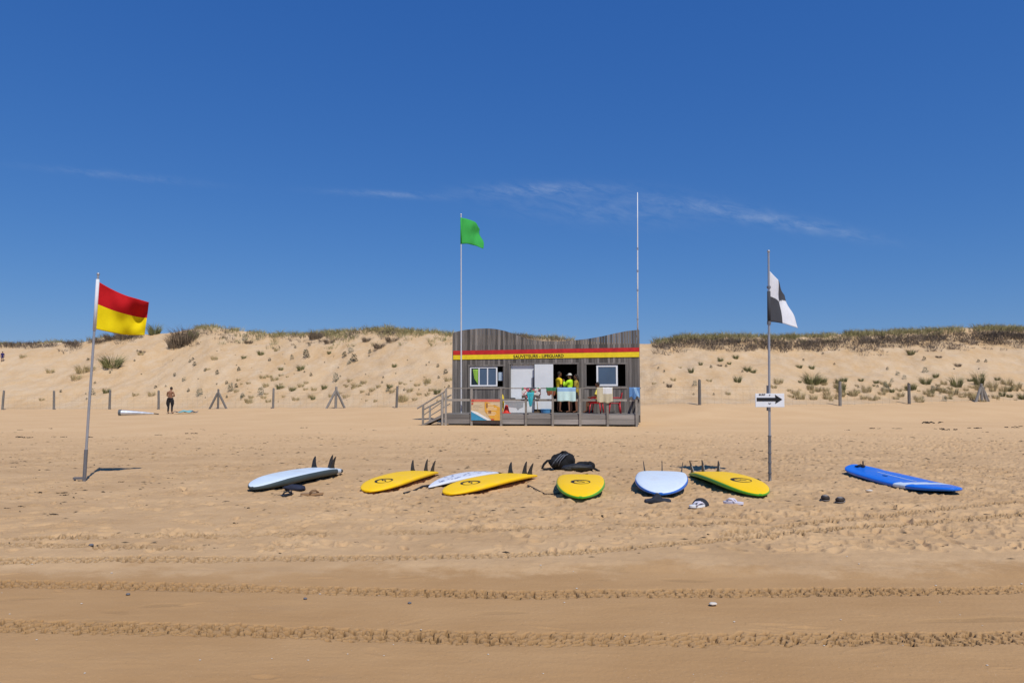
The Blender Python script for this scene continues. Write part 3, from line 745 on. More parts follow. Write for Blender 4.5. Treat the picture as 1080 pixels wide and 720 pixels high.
def surfboard(label, npx, tpx, L, W, mats, matf, arch=.10, th=.075, z0=.0, flipped=True, fins=(), tailw=.55, pointed=False, roll=0.0, logo=None, extra=None, lift=(0, 0), fin_h=.19):
    nose = on_z(npx[0], npx[1], z0 + .03); tail = solve_tail(nose, tpx, L)
    ax = (tail - nose); ax.z = 0; ax.normalize()
    e = empty('surfboard', (nose.x, nose.y, 0), math.atan2(ax.y, ax.x)); tag(e, label, 'surfboard', 'surfboards lying on the sand')
    zs = [gz(*(nose + ax * (L * s)).xy) for s in (.05, .5, .95)]
    zn, zt = zs[0] - .012 + lift[0], zs[2] - .012 + lift[1]
    def half(s):
        s = min(max(s, 0), 1)
        if pointed:
            h = W / 2 * (math.sin(math.pi * min(1, (s * .93 + .0)) ** .80)) ** .75 if s < .6 else W / 2 * (1 - .0)
            f_ = math.sin(math.pi / 2 * min(s / .58, 1)) ** .72
            return W / 2 * (f_ if s < .58 else 1 - (1 - tailw) * ((s - .58) / .42) ** 2)
        f_ = max(0, 1 - abs(1 - s / .45) ** 2.7) ** .5 if s < .45 else 1 - (1 - tailw) * ((s - .45) / .55) ** 2.0
        te = .965 if flipped else .86
        if s > te: f_ *= math.sqrt(max(0, 1 - ((s - te) / (1.001 - te)) ** 2 * (.75 if flipped else 1)))
        return W / 2 * max(f_, .0)
    def zc(s):
        base = zn + (zt - zn) * s
        if flipped: return base + arch * (1 - abs(2 * s - 1) ** 2.2) + th * .5
        nr = max(0, 1 - s / .45); tr_ = max(0, (s - .75) / .25)
        return base + th * .5 + .075 * nr ** 2.1 + .06 * tr_ ** 2
    def thick(s): 
        return th * (.30 + .70 * min(1, (s / .22)) ** .6) * (1 if s < .72 else 1 - .5 * ((s - .72) / .28) ** 1.5)
    ns, na = 56, 28
    ss = [0.0008 + (1 - .0016) * (.5 - .5 * math.cos(math.pi * k / ns)) for k in range(ns + 1)]
    def P(s, a):
        """a = angle round the section, pi/2 is up"""
        c, sn = math.cos(a), math.sin(a)
        ex = .55 if sn > 0 else .75
        y = half(s) * math.copysign(abs(c) ** .62, c); z = zc(s) + thick(s) * .5 * math.copysign(abs(sn) ** ex, sn)
        return Vector((s * L, y, z + roll * y))
    mb = MB(); vs = [P(s, 2 * math.pi * (k + .5) / na) for s in ss for k in range(na)]; mb.add(vs, [])
    for i in range(ns):
        for k in range(na):
            mb.f.append((i * na + k, i * na + (k + 1) % na, (i + 1) * na + (k + 1) % na, (i + 1) * na + k))
            am = 2 * math.pi * (k + 1) / na; p = P((ss[i] + ss[i + 1]) / 2, am)
            mb.m.append(matf((ss[i] + ss[i + 1]) / 2, math.sin(am), p.y / max(half((ss[i] + ss[i + 1]) / 2), 1e-3), am))
    mb.f.append(tuple(range(na))); mb.m.append(mb.m[0]); mb.f.append(tuple(ns * na + k for k in range(na))); mb.m.append(mb.m[-1])
    body = mb.build('board', mats, e, True)
    def top(s, y): 
        h = max(half(s), 1e-3); c = max(-1, min(1, y / h)); cc = abs(c) ** (1 / .62); sn = math.sqrt(max(0, 1 - cc * cc))
        return Vector((s * L, y, zc(s) + thick(s) * .5 * sn ** .55 + roll * y))
    for (s, y, sc) in fins:
        b = MB(); p = top(s, y); H2 = fin_h * sc; sgn = 0.10 * (1 if y > 0 else -1 if y < 0 else 0)
        poly = [(-.075, -.02), (-.045, .3), (-.012, .62), (.035, .88), (.075, 1.0), (.088, .96), (.078, .75), (.065, .45), (.065, .2), (.075, -.02)]
        n_ = len(poly)
        for sd, th_ in ((-1, .005), (1, .005)): pass
        vs = []
        for sd in (-1, 1):
            for (x, z) in poly: vs.append((p.x + x * 1.0, p.y + sd * (.010 * (1 - .6 * max(z, 0))) + sgn * z * H2 * 1.6, p.z + z * H2))
        fs = [tuple(range(n_)), tuple(range(2 * n_ - 1, n_ - 1, -1))] + [(i, (i + 1) % n_, (i + 1) % n_ + n_, i + n_) for i in range(n_)]
        b.add(vs, fs); b.box((p.x - .07, p.y - .014, p.z - .012), (p.x + .075, p.y + .014, p.z + .006)); b.build('fin', FIN, e)
    if logo:
        s0, rx, ry = logo; b = MB(); nn = 36
        def lp(x, y): q = top(s0 + x / L, y); return (q.x, q.y, q.z + .0035)
        def ring(k, o): 
            a = 2 * math.pi * k / nn
            w_ = (.24 + .16 * math.sin(a + .8)) if not o else 0
            return lp(rx * math.cos(a) * (1 - w_), ry * math.sin(a) * (1 - w_))
        vs = [ring(k, 1) for k in range(nn)] + [ring(k, 0) for k in range(nn)]
        b.add(vs, [(k, (k + 1) % nn, (k + 1) % nn + nn, k + nn) for k in range(nn)])
        cv = [(-.30, -.42), (.10, -.05), (-.05, .12), (.32, .40)]     # small swoosh inside the ring
        for i in range(len(cv) - 1):
            (x0, y0), (x1, y1) = cv[i], cv[i + 1]; q = .13
            b.add([lp(rx * (x0 - q), ry * y0), lp(rx * (x0 + q), ry * y0), lp(rx * (x1 + q), ry * y1), lp(rx * (x1 - q), ry * y1)], [(0, 1, 2, 3)])
        b.build('logo', BLACK, e)
    if extra: extra(e, top, L, half)
    return e
yel = lambda s, sn, yy, a: 0
railc = lambda s, sn, yy, a: 0 if sn > .42 else 1
def dust(m, col=(.52, .36, .21), amount=.5):
    t = m.node_tree; b = t.nodes['Principled BSDF']; src = b.inputs['Base Color'].links[0].from_socket
    tcn = N(t, 'ShaderNodeTexCoord'); f = None
    for sc_, lo, hi in ((3.0, .54, .78), (38.0, .60, .70)):
        n = N(t, 'ShaderNodeTexNoise'); n.inputs['Scale'].default_value = sc_; n.inputs['Detail'].default_value = 7; n.inputs['Roughness'].default_value = .75; link(t, tcn.outputs['Object'], n.inputs['Vector'])
        r_ = N(t, 'ShaderNodeMapRange'); r_.inputs['From Min'].default_value = lo; r_.inputs['From Max'].default_value = hi; link(t, n.outputs['Fac'], r_.inputs['Value'])
        if f is None: f = r_.outputs[0]
        else:
            q = N(t, 'ShaderNodeMath', operation='MAXIMUM'); link(t, f, q.inputs[0]); link(t, r_.outputs[0], q.inputs[1]); f = q.outputs[0]
    q = N(t, 'ShaderNodeMath', operation='MULTIPLY'); link(t, f, q.inputs[0]); q.inputs[1].default_value = amount
    mx = N(t, 'ShaderNodeMix', data_type='RGBA'); link(t, q.outputs[0], mx.inputs['Factor']); link(t, src, mx.inputs[6]); mx.inputs[7].default_value = (*col, 1); link(t, mx.outputs[2], b.inputs['Base Color'])
for m_ in (YB_, WB_, WB2, PRT, BRAIL, GRAIL): dust(m_, amount=.30)
dust(BLU, amount=.16)
F3 = lambda w: ((.86, -w, .9), (.86, w, .9), (.925, 0, 1.0))
def strap_tube(e, pts, r=.008, name='leash', m=BLACKP):
    b = MB(); b.tube(pts, r, 6); return b.build(name, m, e, True)
def swirl(e, top, L, half):
    strap_tube(e, [(L * 1.0, .03, .06), (L * 1.03, .1, .02), (L * 1.0, .25, .03), (L * .93, .32, .02)], .008)
surfboard('white surfboard with grey underside and dark fins at the far left of the row', (266, 518.5), 355.5, 2.35, .60, [WB_, GREYD, WB_, BLACKP],
          lambda s, sn, yy, a: (2 if .86 < s < .92 else 1) if sn < .5 else 0, arch=.055, th=.14, fins=((.80, -.16, .95), (.80, .16, .95), (.9, 0, 1.1)), tailw=.45)
surfboard('plain yellow surfboard with three fins, second from the left behind the sandals', (388, 519.5), 453, 2.4, .64, [YB_], yel, arch=.06, th=.085, fins=F3(.17), logo=(.22, .17, .125), tailw=.55)
def printed(e, top, L, half):
    b = MB()
    rr = random.Random(4)
    for k in range(46):
        s = rr.uniform(.12, .84); y = half(s) * rr.uniform(-.7, .7); w1 = rr.uniform(.01, .05); w2 = rr.uniform(.003, .008)
        q = [top(s + dx / L, y + dy) + Vector((0, 0, .003)) for dx, dy in ((-w1, -w2), (w1, -w2), (w1, w2), (-w1, w2))]
        b.add(q, [(0, 1, 2, 3)])
    b.build('print', mat('grey_blue_print', (.16, .20, .36)), e)
    p = on_z(427, 520, .01); q0 = Vector(e.location); c, s_ = math.cos(-e.rotation_euler.z), math.sin(-e.rotation_euler.z)
    def lc(px, py, z=.015):
        w_ = on_z(px, py, z) - q0; w_.z = gz(q0.x + w_.x, q0.y + w_.y) + z; return Vector((w_.x * c - w_.y * s_, w_.x * s_ + w_.y * c, w_.z))
    strap_tube(e, [lc(426, 520.5), lc(436, 517.5), lc(446, 515.2), lc(456, 513.5), lc(464, 513)], .016)
surfboard('white surfboard with blue print and dark tail lying half behind the second yellow board', (452, 514.8), 523, 2.1, .44, [PRT, PAD], lambda s, sn, yy, a: 1 if (s > .90 or sn < -.1) else 0, arch=.055, th=.06, pointed=True, tailw=.5, extra=printed, fins=())
surfboard('plain yellow surfboard in front of the printed white board', (472, 522.5), 558.5, 2.45, .64, [YB_], yel, arch=.06, th=.085, fins=F3(.17), logo=(.24, .17, .13), tailw=.52)
def cord(e, top, L, half):
    q0 = Vector(e.location); c, s_ = math.cos(-e.rotation_euler.z), math.sin(-e.rotation_euler.z)
    def lc(px, py, z=.012):
        w_ = on_z(px, py, z) - q0; zz = gz(q0.x + w_.x, q0.y + w_.y) + z; return Vector((w_.x * c - w_.y * s_, w_.x * s_ + w_.y * c, zz))
    strap_tube(e, [lc(590, 521.5), lc(583, 521), lc(575, 520.2), lc(568, 518.8), lc(563, 516), lc(559, 513.5), lc(556.5, 513), lc(558, 515)], .008)
surfboard('yellow surfboard with green rails pointing its nose at the viewer below the backpack', (612.3, 527.5), 612.5, 2.4, .68, [YB_, GRAIL], railc, arch=.085, th=.11, fins=(), logo=(.28, .16, .135), tailw=.72, extra=cord)
surfboard('pale blue and white surfboard with blue rails and thin fins', (697, 524.5), 698.5, 2.4, .75, [WB2, BRAIL, WB2], lambda s, sn, yy, a: 0 if sn > .4 else (2 if yy > 0 and .3 < s < .42 else 1), arch=.085, th=.11, fins=((.88, -.30, .95), (.88, .27, .95), (.9, 0, 1.0)), tailw=.80, fin_h=.17)
surfboard('yellow surfboard with green rails lying slantwise beside the right flagpole', (802, 524.5), 738.5, 2.5, .66, [YB_, GRAIL], railc, arch=.075, th=.11, fins=((.90, -.22, .95), (.90, .20, .95), (.93, 0, 1.0)), logo=(.27, .18, .14), tailw=.62)
def blue_marks(e, top, L, half):
    b = MB()
    for k in range(30):
        s0, s1 = .32 + .40 * k / 30, .32 + .40 * (k + 1) / 30
        q = [top(s0, -.012), top(s1, -.012), top(s1, .010), top(s0, .010)]; b.add([p + Vector((0, 0, .003)) for p in q], [(0, 1, 2, 3)])
    b.build('centre_line', BWH, e)
    b = MB(); p = top(.56, .02 + half(.5) * .25); b.box((p.x - .05, p.y - .02, p.z - .003), (p.x + .05, p.y + .02, p.z + .004)); b.build('mark', BLACK, e)
    b = MB(); p = top(.90, -.02); b.tube([p, p + Vector((.02, .03, .05)), p + Vector((.0, .08, .03)), p + Vector((.06, .1, .01)), p + Vector((.1, .02, .015)), p + Vector((.05, -.05, .02)), p], .018, 6); b.tube([p, p + Vector((0, 0, .11))], .012, 6); b.build('leash', BLACKP, e, True)
surfboard('long glossy blue surfboard with a white band near its nose', (1007, 522), 901, 2.8, .76, [BLU, BWH],
          lambda s, sn, yy, a: 1 if s > .19 + .014 * yy and s < .275 + .03 * yy and sn > -.6 else 0, th=.10, flipped=False, tailw=.70, extra=blue_marks, lift=(-.03, .03))

# ------------------------------------------------------------------ bags, shoes and other things on the sand
BAG = mat('black_bag_cloth', (.010, .0105, .012), .95, .3, 14, bump=.3); BAGG = mat('grey_bag_cloth', (.10, .11, .13), .7, .2, 14)
p = on_z(592, 497, .0); e = empty('backpack', (p.x, p.y, gz(p.x, p.y)), R(-4)); tag(e, 'black backpack with grey flashes lying behind the middle surfboards', 'bag')
k_ = p.y / F
lump = lambda sd: (lambda d: 1 + .10 * math.sin(5 * d.x + sd) * math.cos(4 * d.z + sd) + .06 * math.sin(9 * d.y + 7 * d.x + sd))
b = MB(); b.ball((.02, .1, .13), (.22, .16, .16), 24, fn=lump(1)); b.ball((.08, .1, .17), (.16, .15, .14), 20, fn=lump(2)); b.build('body', BAG, e, True)
b = MB(); b.ball((-.12, .02, .13), (.10, .12, .09), 18, fn=lump(3)); b.build('front_pocket', BAG, e, True)
b = MB()
for dx in (0, .06, .12): b.tube([(-.17 + dx, -.06, .08), (-.13 + dx, -.085, .14 + dx * .3), (-.05 + dx, -.06, .235 + dx * .25), (.0 + dx, .02, .275)], .012, 6)
b.build('webbing', BAGG, e, True)
b = MB(); b.tube([(-.17, .0, .17), (-.25, -.01, .16), (-.31, -.02, .10), (-.34, -.04, .03), (-.28, -.06, .015), (-.18, -.06, .03)], .022, 8); b.build('shoulder_strap', BAG, e, True)
b = MB(); b.tube([(-.02, .1, .28), (.02, .08, .32), (.08, .08, .32), (.11, .1, .29)], .014, 8); b.build('carry_handle', BAG, e, True)
p = on_z(618, 498.5, 0); e = empty('gear_bag', (p.x, p.y, gz(p.x, p.y)), 0); tag(e, 'slack black bag heaped against the right of the backpack', 'bag')
b = MB(); b.ball((-.02, .1, .08), (.17, .13, .095), 22, fn=lump(4)); b.ball((.08, .08, .10), (.09, .1, .075), 18, fn=lump(5)); b.build('body', BAG, e, True)
b = MB(); b.tube([(.1, .02, .08), (.17, 0, .05), (.22, -.02, .02), (.24, -.02, .03)], .02, 8); b.tube([(-.1, .0, .1), (-.02, -.04, .15), (.06, -.02, .16)], .014, 8); b.build('strap', BAG, e, True)
p = on_z(612, 502, .08); o = MB()
o.ball((0, 0, .07), (.24, .10, .055), 26, fn=lump(6)); o.ball((-.16, -.02, .05), (.12, .07, .045), 18, fn=lump(8))
o = o.build('wetsuit', mat('black_neoprene', (.02, .021, .024), .6, .3, 12, bump=.3, bscale=20), None, True); o.location = (p.x, p.y + .25, gz(p.x, p.y + .25) + .10); tag(o, 'crumpled black wetsuit draped on the tail of the central yellow board', 'wetsuit')
def sandal(name, label, px, py, rz, soleM, strapM, L=.26, cat='sandal', group=None, tilt=0):
    p = on_z(px, py, 0); e = empty(name, (p.x, p.y, gz(p.x, p.y) + .004), rz); tag(e, label, cat, group); e.rotation_euler = (tilt, 0, rz)
    b = MB(); n_ = 22; pts = []
    for k in range(n_):
        a = 2 * math.pi * k / n_; x = L / 2 * math.cos(a); y = (.048 - .010 * math.cos(a + .3)) * math.sin(a) * 1.05; pts.append((x, y))
    b.prism(pts, .03, lambda a, c, h: (a, c, h)); b.build('sole', soleM, e, bevel=.004)
    b = MB(); b.tube([(.085, 0, .032), (.05, .025, .06), (.0, .045, .055), (-.03, .05, .025)], .012, 6); b.tube([(.085, 0, .032), (.05, -.025, .06), (.0, -.045, .055), (-.03, -.05, .025)], .012, 6); b.build('strap', strapM, e, True)
    return e
BRN = mat('brown_leather', (.20, .115, .055), .7, .2, 12); DBR = mat('dark_brown_leather', (.035, .025, .02), .75, .3, 14)
LIL = mat('pale_lilac_rubber', (.62, .60, .68), .6, .05); TAN = mat('tan_rubber', (.30, .18, .09), .7, .15)
sandal('sandal', 'black sandal on the sand below the grey and white board', 303, 524, R(70), BLACKP, BLACKP, .25, group='footwear left on the sand')
sandal('sandal', 'tan sandal with dark sole right of the black sandal', 329, 523.5, R(15), TAN, BRN, .30, group='footwear left on the sand')
p = on_z(311, 519, 0); o = MB(); o.ball((0, 0, .035), (.16, .09, .045), 20, fn=lump(9)); o.ball((.06, -.05, .03), (.07, .05, .035), 14, fn=lump(3)); o = o.build('crumpled_cloth', mat('navy_cloth', (.02, .024, .045), .85, .3, 10), None, True); o.location = (p.x, p.y, gz(p.x, p.y)); tag(o, 'crumpled dark navy cloth tucked under the edge of the grey and white board', 'cloth')
sandal('flip_flop', 'pale lilac flip flop lying alone below the slanting green edged board', 773.5, 533.5, R(150), LIL, LIL, .25, 'flip flop', 'footwear left on the sand')
sandal('flip_flop', 'white flip flop lying against a dark cap', 735.3, 537.3, R(10), WHITEPL, LIL, .2, 'flip flop', 'footwear left on the sand')
p = on_z(739, 535.5, 0); e = empty('sun_cap', (p.x, p.y, gz(p.x, p.y)), R(200)); tag(e, 'black cap with a grey front lying beside the white flip flop', 'cap')
b = MB(); b.ball((0, 0, .03), (.105, .10, .10), 20, fn=lambda d: 1 if d.z > -.3 else .9); b.build('crown', mat('black_cap_cloth', (.02, .022, .028), .8, .2), e, True)
b = MB(); b.ball((.05, .085, .05), (.055, .03, .045), 14); b.build('front_panel', mat('grey_cap_mesh', (.28, .30, .34), .8), e, True)
b = MB(); b.prism([(-.09, .06), (.09, .06), (.075, .14), (0, .17), (-.075, .14)], .008, lambda a, c, h: (a, c, .012 + h)); b.build('peak', MATS['black_cap_cloth'], e)
def shoe(label, px, py, rz):
    p = on_z(px, py, 0); e = empty('shoe', (p.x, p.y, gz(p.x, p.y)), rz); tag(e, label, 'shoe', 'footwear left on the sand')
    b = MB(); b.ball((0, 0, .02), (.15, .055, .025), 18); b.build('sole', mat('grey_rubber', (.16, .14, .13), .8), e, True)
    b = MB(); b.ball((.05, 0, .045), (.10, .05, .045), 18); b.ball((-.06, 0, .06), (.08, .052, .055), 18, fn=lambda d: 1 - .35 * max(0, d.z) ** 2); b.build('upper', DBR, e, True)
    b = MB(); b.ball((-.06, 0, .095), (.05, .032, .016), 12); b.build('lining', mat('grey_lining', (.22, .20, .19), .9), e, True)
    b = MB()
    for k in range(3): b.tube([(.0 + .025 * k, -.03, .085 - .008 * k), (.0 + .025 * k, .03, .085 - .008 * k)], .006, 5)
    b.build('laces', MATS['grey_lining'], e, True); e.scale = (1, 1.05, .72)
shoe('brown shoe, the farther of a pair left of the blue board', 870.5, 529, R(68)); shoe('brown shoe, the nearer of a pair left of the blue board', 886.5, 531.5, R(60))
# dark folded cloth under the nose of the pale board
p = on_z(694.5, 531.0, 0); b = MB()
b.prism([(-.17, 0), (.17, 0), (.165, .04), (.06, .052), (.015, .115), (-.015, .115), (-.07, .052), (-.165, .038)], .10, lambda a, c, h: (a, h + .02 * math.sin(9 * a), c))
o = b.build('folded_cloth', mat('dark_slate_cloth', (.028, .034, .05), .85, .3, 12), None, bevel=.012); o.location = (p.x, p.y, gz(p.x, p.y)); 
tag(o, 'dark folded cloth at the nose of the pale blue surfboard', 'cloth')

# ------------------------------------------------------------------ people
SKIN = mat('tanned_skin', (.26, .125, .07), .6, .06, 9); SKIN2 = mat('brown_skin', (.20, .09, .05), .6, .06, 9)
HAIR = mat('dark_hair', (.02, .014, .01), .7, .3, 30)
def skin_chain(verts, edges, radii, root=0, sub=1):
    me = bpy.data.meshes.new('s'); me.from_pydata(verts, edges, [])
    o = bpy.data.objects.new('s', me); COL.objects.link(o)
    o.modifiers.new('k', 'SKIN'); me.skin_vertices[0].data[root].use_root = True
    for k, r_ in enumerate(radii): me.skin_vertices[0].data[k].radius = r_ if isinstance(r_, tuple) else (r_, r_)
    s_ = o.modifiers.new('u', 'SUBSURF'); s_.levels = s_.render_levels = sub
    m2 = evaluated(o); bpy.data.objects.remove(o); return m2
def remesh(parts, vox):
    """joins mesh pieces and makes one continuous skin of them"""
    bm = bmesh.new()
    for m in parts: bm.from_mesh(m)
    me = bpy.data.meshes.new('r'); bm.to_mesh(me); bm.free()
    o = bpy.data.objects.new('r', me); COL.objects.link(o)
    q = o.modifiers.new('v', 'REMESH'); q.mode = 'VOXEL'; q.voxel_size = vox; q.use_smooth_shade = True
    s_ = o.modifiers.new('sm', 'SMOOTH'); s_.factor = .5; s_.iterations = 3
    m2 = evaluated(o); bpy.data.objects.remove(o); return m2
BASE = dict(pelvis=(0, 0, .95), belly=(0, 0, 1.12), chest=(0, .01, 1.32), neck=(0, 0, 1.49), nhead=(0, .015, 1.56), head=(0, .03, 1.655))
for sgn, sd in ((-1, 'l'), (1, 'r')):
    BASE.update({'sho' + sd: (sgn * .185, 0, 1.42), 'elb' + sd: (sgn * .245, 0, 1.13), 'wri' + sd: (sgn * .25, .05, .88), 'hip' + sd: (sgn * .095, 0, .90), 'kne' + sd: (sgn * .10, .02, .50), 'ank' + sd: (sgn * .10, -.01, .085), 'toe' + sd: (sgn * .115, .17, .035)})
def person(label, loc, rz, height=1.75, pose=None, skin=SKIN, shirt=None, trousers=None, shorts=None, sleeves=.75, hair=True, cap=None, tied=None, longhair=False, sub=1, kid=False):
    J = dict(BASE); J.update(pose or {}); k = height / 1.77
    J = {a: Vector(b_) * k for a, b_ in J.items()}
    e = empty('person', loc, rz); tag(e, label, 'person')
    ids = list(J); ix = {n_: i for i, n_ in enumerate(ids) if n_ != 'head'}
    ids = [n_ for n_ in ids if n_ != 'head']; ix = {n_: i for i, n_ in enumerate(ids)}
    ED = [('pelvis', 'belly'), ('belly', 'chest'), ('chest', 'neck'), ('neck', 'nhead')]
    for sd in 'lr': ED += [('chest', 'sho' + sd), ('sho' + sd, 'elb' + sd), ('elb' + sd, 'wri' + sd), ('pelvis', 'hip' + sd), ('hip' + sd, 'kne' + sd), ('kne' + sd, 'ank' + sd), ('ank' + sd, 'toe' + sd)]
    RD = dict(pelvis=(.15, .11), belly=(.135, .10), chest=(.16, .115), neck=.058, nhead=.055)
    for sd in 'lr': RD.update({'sho' + sd: .065, 'elb' + sd: .042, 'wri' + sd: .028, 'hip' + sd: .088, 'kne' + sd: .055, 'ank' + sd: .038, 'toe' + sd: .034})
    RD = {a: (tuple(q * k for q in b_) if isinstance(b_, tuple) else b_ * k) for a, b_ in RD.items()}
    body = skin_chain([J[n_] for n_ in ids], [(ix[a], ix[b_]) for a, b_ in ED], [RD[n_] for n_ in ids], ix['pelvis'])
    mb = MB(); H = J['head']
    mb.ball(H, (.074 * k, .092 * k, .115 * k), 18, fn=lambda d: 1 - .10 * max(0, -d.z) * abs(d.x)); mb.ball(H + Vector((0, .092, -.015)) * k, (.014 * k, .02 * k, .024 * k), 8)
    mb.ball(H + Vector((0, .075, -.085)) * k, (.03 * k, .025 * k, .02 * k), 8)
    for sg_ in (-1, 1): mb.ball(H + Vector((sg_ * .075, 0, -.01)) * k, (.012 * k, .024 * k, .032 * k), 8)
    mb.tube([J['nhead'], H], .055 * k, 10)
    for sd in 'lr':                                            # hands: palm, four fingers, thumb
        wv = J['wri' + sd]; d = (wv - J['elb' + sd]).normalized(); side = d.cross(Vector((0, 1, 0.01))).normalized(); nn = side.cross(d)
        p1 = wv + d * .085 * k
        mb.tube([wv - d * .02 * k, wv + d * .04 * k, p1], [.027 * k, .036 * k, .033 * k], 8)
        for q, (off, ln) in enumerate(((-.028, .068), (-.009, .078), (.010, .073), (.027, .058))):
            r0 = wv + d * .07 * k + side * off * k
            mb.tube([r0, r0 + d * ln * .55 * k + nn * .006 * k, r0 + d * ln * k + nn * .022 * k], [.0095 * k, .009 * k, .007 * k], 6)
        r0 = wv + d * .02 * k - side * .03 * k; mb.tube([r0, r0 + d * .035 * k - side * .022 * k, r0 + d * .065 * k - side * .022 * k + nn * .012 * k], [.012 * k, .011 * k, .008 * k], 6)
    hm_ = mb.mesh('h', skin)
    me = remesh([body, hm_], .011 * k); me.materials.clear(); me.materials.append(skin)
    o = bpy.data.objects.new('body', me); COL.objects.link(o); o.parent = e
    # eyes and mouth
    for nm_, off, rd_ in (('eye', (-.03, .084, .008), (.012, .008, .008)), ('eye', (.03, .084, .008), (.012, .008, .008)), ('mouth', (0, .094, -.055), (.022, .008, .006))):
        b = MB(); b.ball(H + Vector(off) * k, tuple(q * k for q in rd_), 8); b.build(nm_, mat('dark_feature', (.05, .02, .018), .5), e, True)
    vco = np.empty(len(me.vertices) * 3); me.vertices.foreach_get('co', vco); vco = vco.reshape(-1, 3)
    SEG = [('torso', J['pelvis'] - (J['belly'] - J['pelvis']) * .35, J['belly']), ('torso', J['belly'], J['chest']), ('torso', J['chest'], J['chest'].lerp(J['neck'], .35)), ('neck', J['chest'].lerp(J['neck'], .75), H)]
    for sd in 'lr':
        SEG += [('torso', J['chest'], J['chest'].lerp(J['sho' + sd], .8)), ('uarm', J['sho' + sd], J['elb' + sd]), ('farm', J['elb' + sd], J['wri' + sd]), ('hand', J['wri' + sd], J['wri' + sd] + (J['wri' + sd] - J['elb' + sd]).normalized() * .16 * k),
                ('thigh', J['hip' + sd], J['kne' + sd]), ('shin', J['kne' + sd], J['ank' + sd]), ('foot', J['ank' + sd], J['toe' + sd])]
    best = np.full(len(vco), 9e9); seg_of = np.zeros(len(vco), int); par = np.zeros(len(vco))
    for i_, (nm_, a_, b_) in enumerate(SEG):
        a_ = np.array(a_); dv = np.array(b_) - a_; t_ = np.clip(((vco - a_) @ dv) / max(dv @ dv, 1e-9), 0, 1)
        dd = np.linalg.norm(vco - a_ - t_[:, None] * dv, axis=1) - (.07 * k if nm_ == 'torso' else 0)
        q_ = dd < best; best[q_] = dd[q_]; seg_of[q_] = i_; par[q_] = t_[q_]
    kind_of = np.array([q_[0] for q_ in SEG])[seg_of]
    low = (kind_of == 'torso') & (seg_of == 0) & (par < .42)
    def garment(name, keep, m, puff):
        bm = bmesh.new(); bm.from_mesh(me); bm.verts.ensure_lookup_table()
        nr = [v.normal.copy() for v in bm.verts]
        for i_, v in enumerate(bm.verts): v.co += nr[i_] * puff * k
        bmesh.ops.delete(bm, geom=[v for i_, v in enumerate(bm.verts) if not keep[i_]], context='VERTS')
        m_ = bpy.data.meshes.new(name); bm.to_mesh(m_); bm.free(); m_.materials.clear(); m_.materials.append(m)
        m_.polygons.foreach_set('use_smooth', [True] * len(m_.polygons)); m_.polygons.foreach_set('material_index', [0] * len(m_.polygons))
        q = bpy.data.objects.new(name, m_); COL.objects.link(q); q.parent = e
        sd_ = q.modifiers.new('s', 'SOLIDIFY'); sd_.thickness = .006 * k; sd_.offset = 1
        return q
    if shirt: garment('shirt', (kind_of == 'torso') & ~low | ((kind_of == 'uarm') & (par < min(1.01, sleeves))) | ((kind_of == 'farm') & (sleeves > .95) & (par < .9)) | low, shirt, .016)
    if trousers: garment('trousers', low | (kind_of == 'thigh') | ((kind_of == 'shin') & (par < .85)), trousers, .010)
    if shorts: garment('shorts', low | ((kind_of == 'thigh') & (par < .8)), shorts, .011)
    if tied:
        b = MB()
        for sg_ in (-1, 1):
            b.tube([J['pelvis'] + Vector((sg_ * .15, .0, .05)) * k, J['pelvis'] + Vector((sg_ * .21, .01, -.10)) * k, J['pelvis'] + Vector((sg_ * .225, .0, -.30)) * k, J['pelvis'] + Vector((sg_ * .17, .02, -.50)) * k], [.05 * k, .055 * k, .05 * k, .035 * k], 8)
        b.tube([J['pelvis'] + Vector((math.cos(a) * .17, math.sin(a) * .125, .05 + .015 * math.sin(3 * a))) * k for a in [2 * math.pi * q / 16 for q in range(17)]], .035 * k, 8)
        b.build('hanging_sleeves', tied, e, True)
    if hair:
        b = MB(); b.ball(H + Vector((0, -.012, .022)) * k, (.083 * k, .097 * k, .112 * k), 18, fn=lambda d: 1.0 if (d.y < .35 or d.z > .55) and d.z > -.55 else .80)
        if longhair: b.tube([H + Vector((0, -.07, .02)) * k, H + Vector((0, -.10, -.12)) * k, H + Vector((.01, -.11, -.26)) * k], [.06 * k, .065 * k, .03 * k], 10)
        b.build('hair', HAIR, e, True)
    if cap:
        b = MB(); b.ball(H + Vector((0, -.005, .045)) * k, (.088 * k, .104 * k, .095 * k), 18, fn=lambda d: 1.0 if d.z > -.1 else .7); b.prism([(-.07 * k, .06 * k), (.07 * k, .06 * k), (.06 * k, .16 * k), (0, .18 * k), (-.06 * k, .16 * k)], .01, lambda a, c, h: (H.x + a, H.y + c, H.z + .035 * k + h)); b.build('cap', cap, e, True, sharp=50)
    return e
NEO = mat('wetsuit_black', (.014, .014, .016), .55, .2, 12)
p = hit(179, 436.2); hgt = 28.6 * p.y / F
person('bare backed man seen from behind with a black wetsuit rolled down to the waist', p, R(-8), hgt,
       dict(elbl=(-.27, .05, 1.14), elbr=(.27, .05, 1.14), wril=(-.06, .22, 1.16), wrir=(.06, .23, 1.12), neck=(0, .02, 1.49), nhead=(0, .05, 1.55), head=(0, .10, 1.62), kner=(.13, .02, .5), ankr=(.15, -.01, .085), toer=(.18, .16, .035), knel=(-.12, .02, .5), ankl=(-.13, 0, .085), toel=(-.16, .16, .035)),
       SKIN, trousers=NEO, tied=NEO)
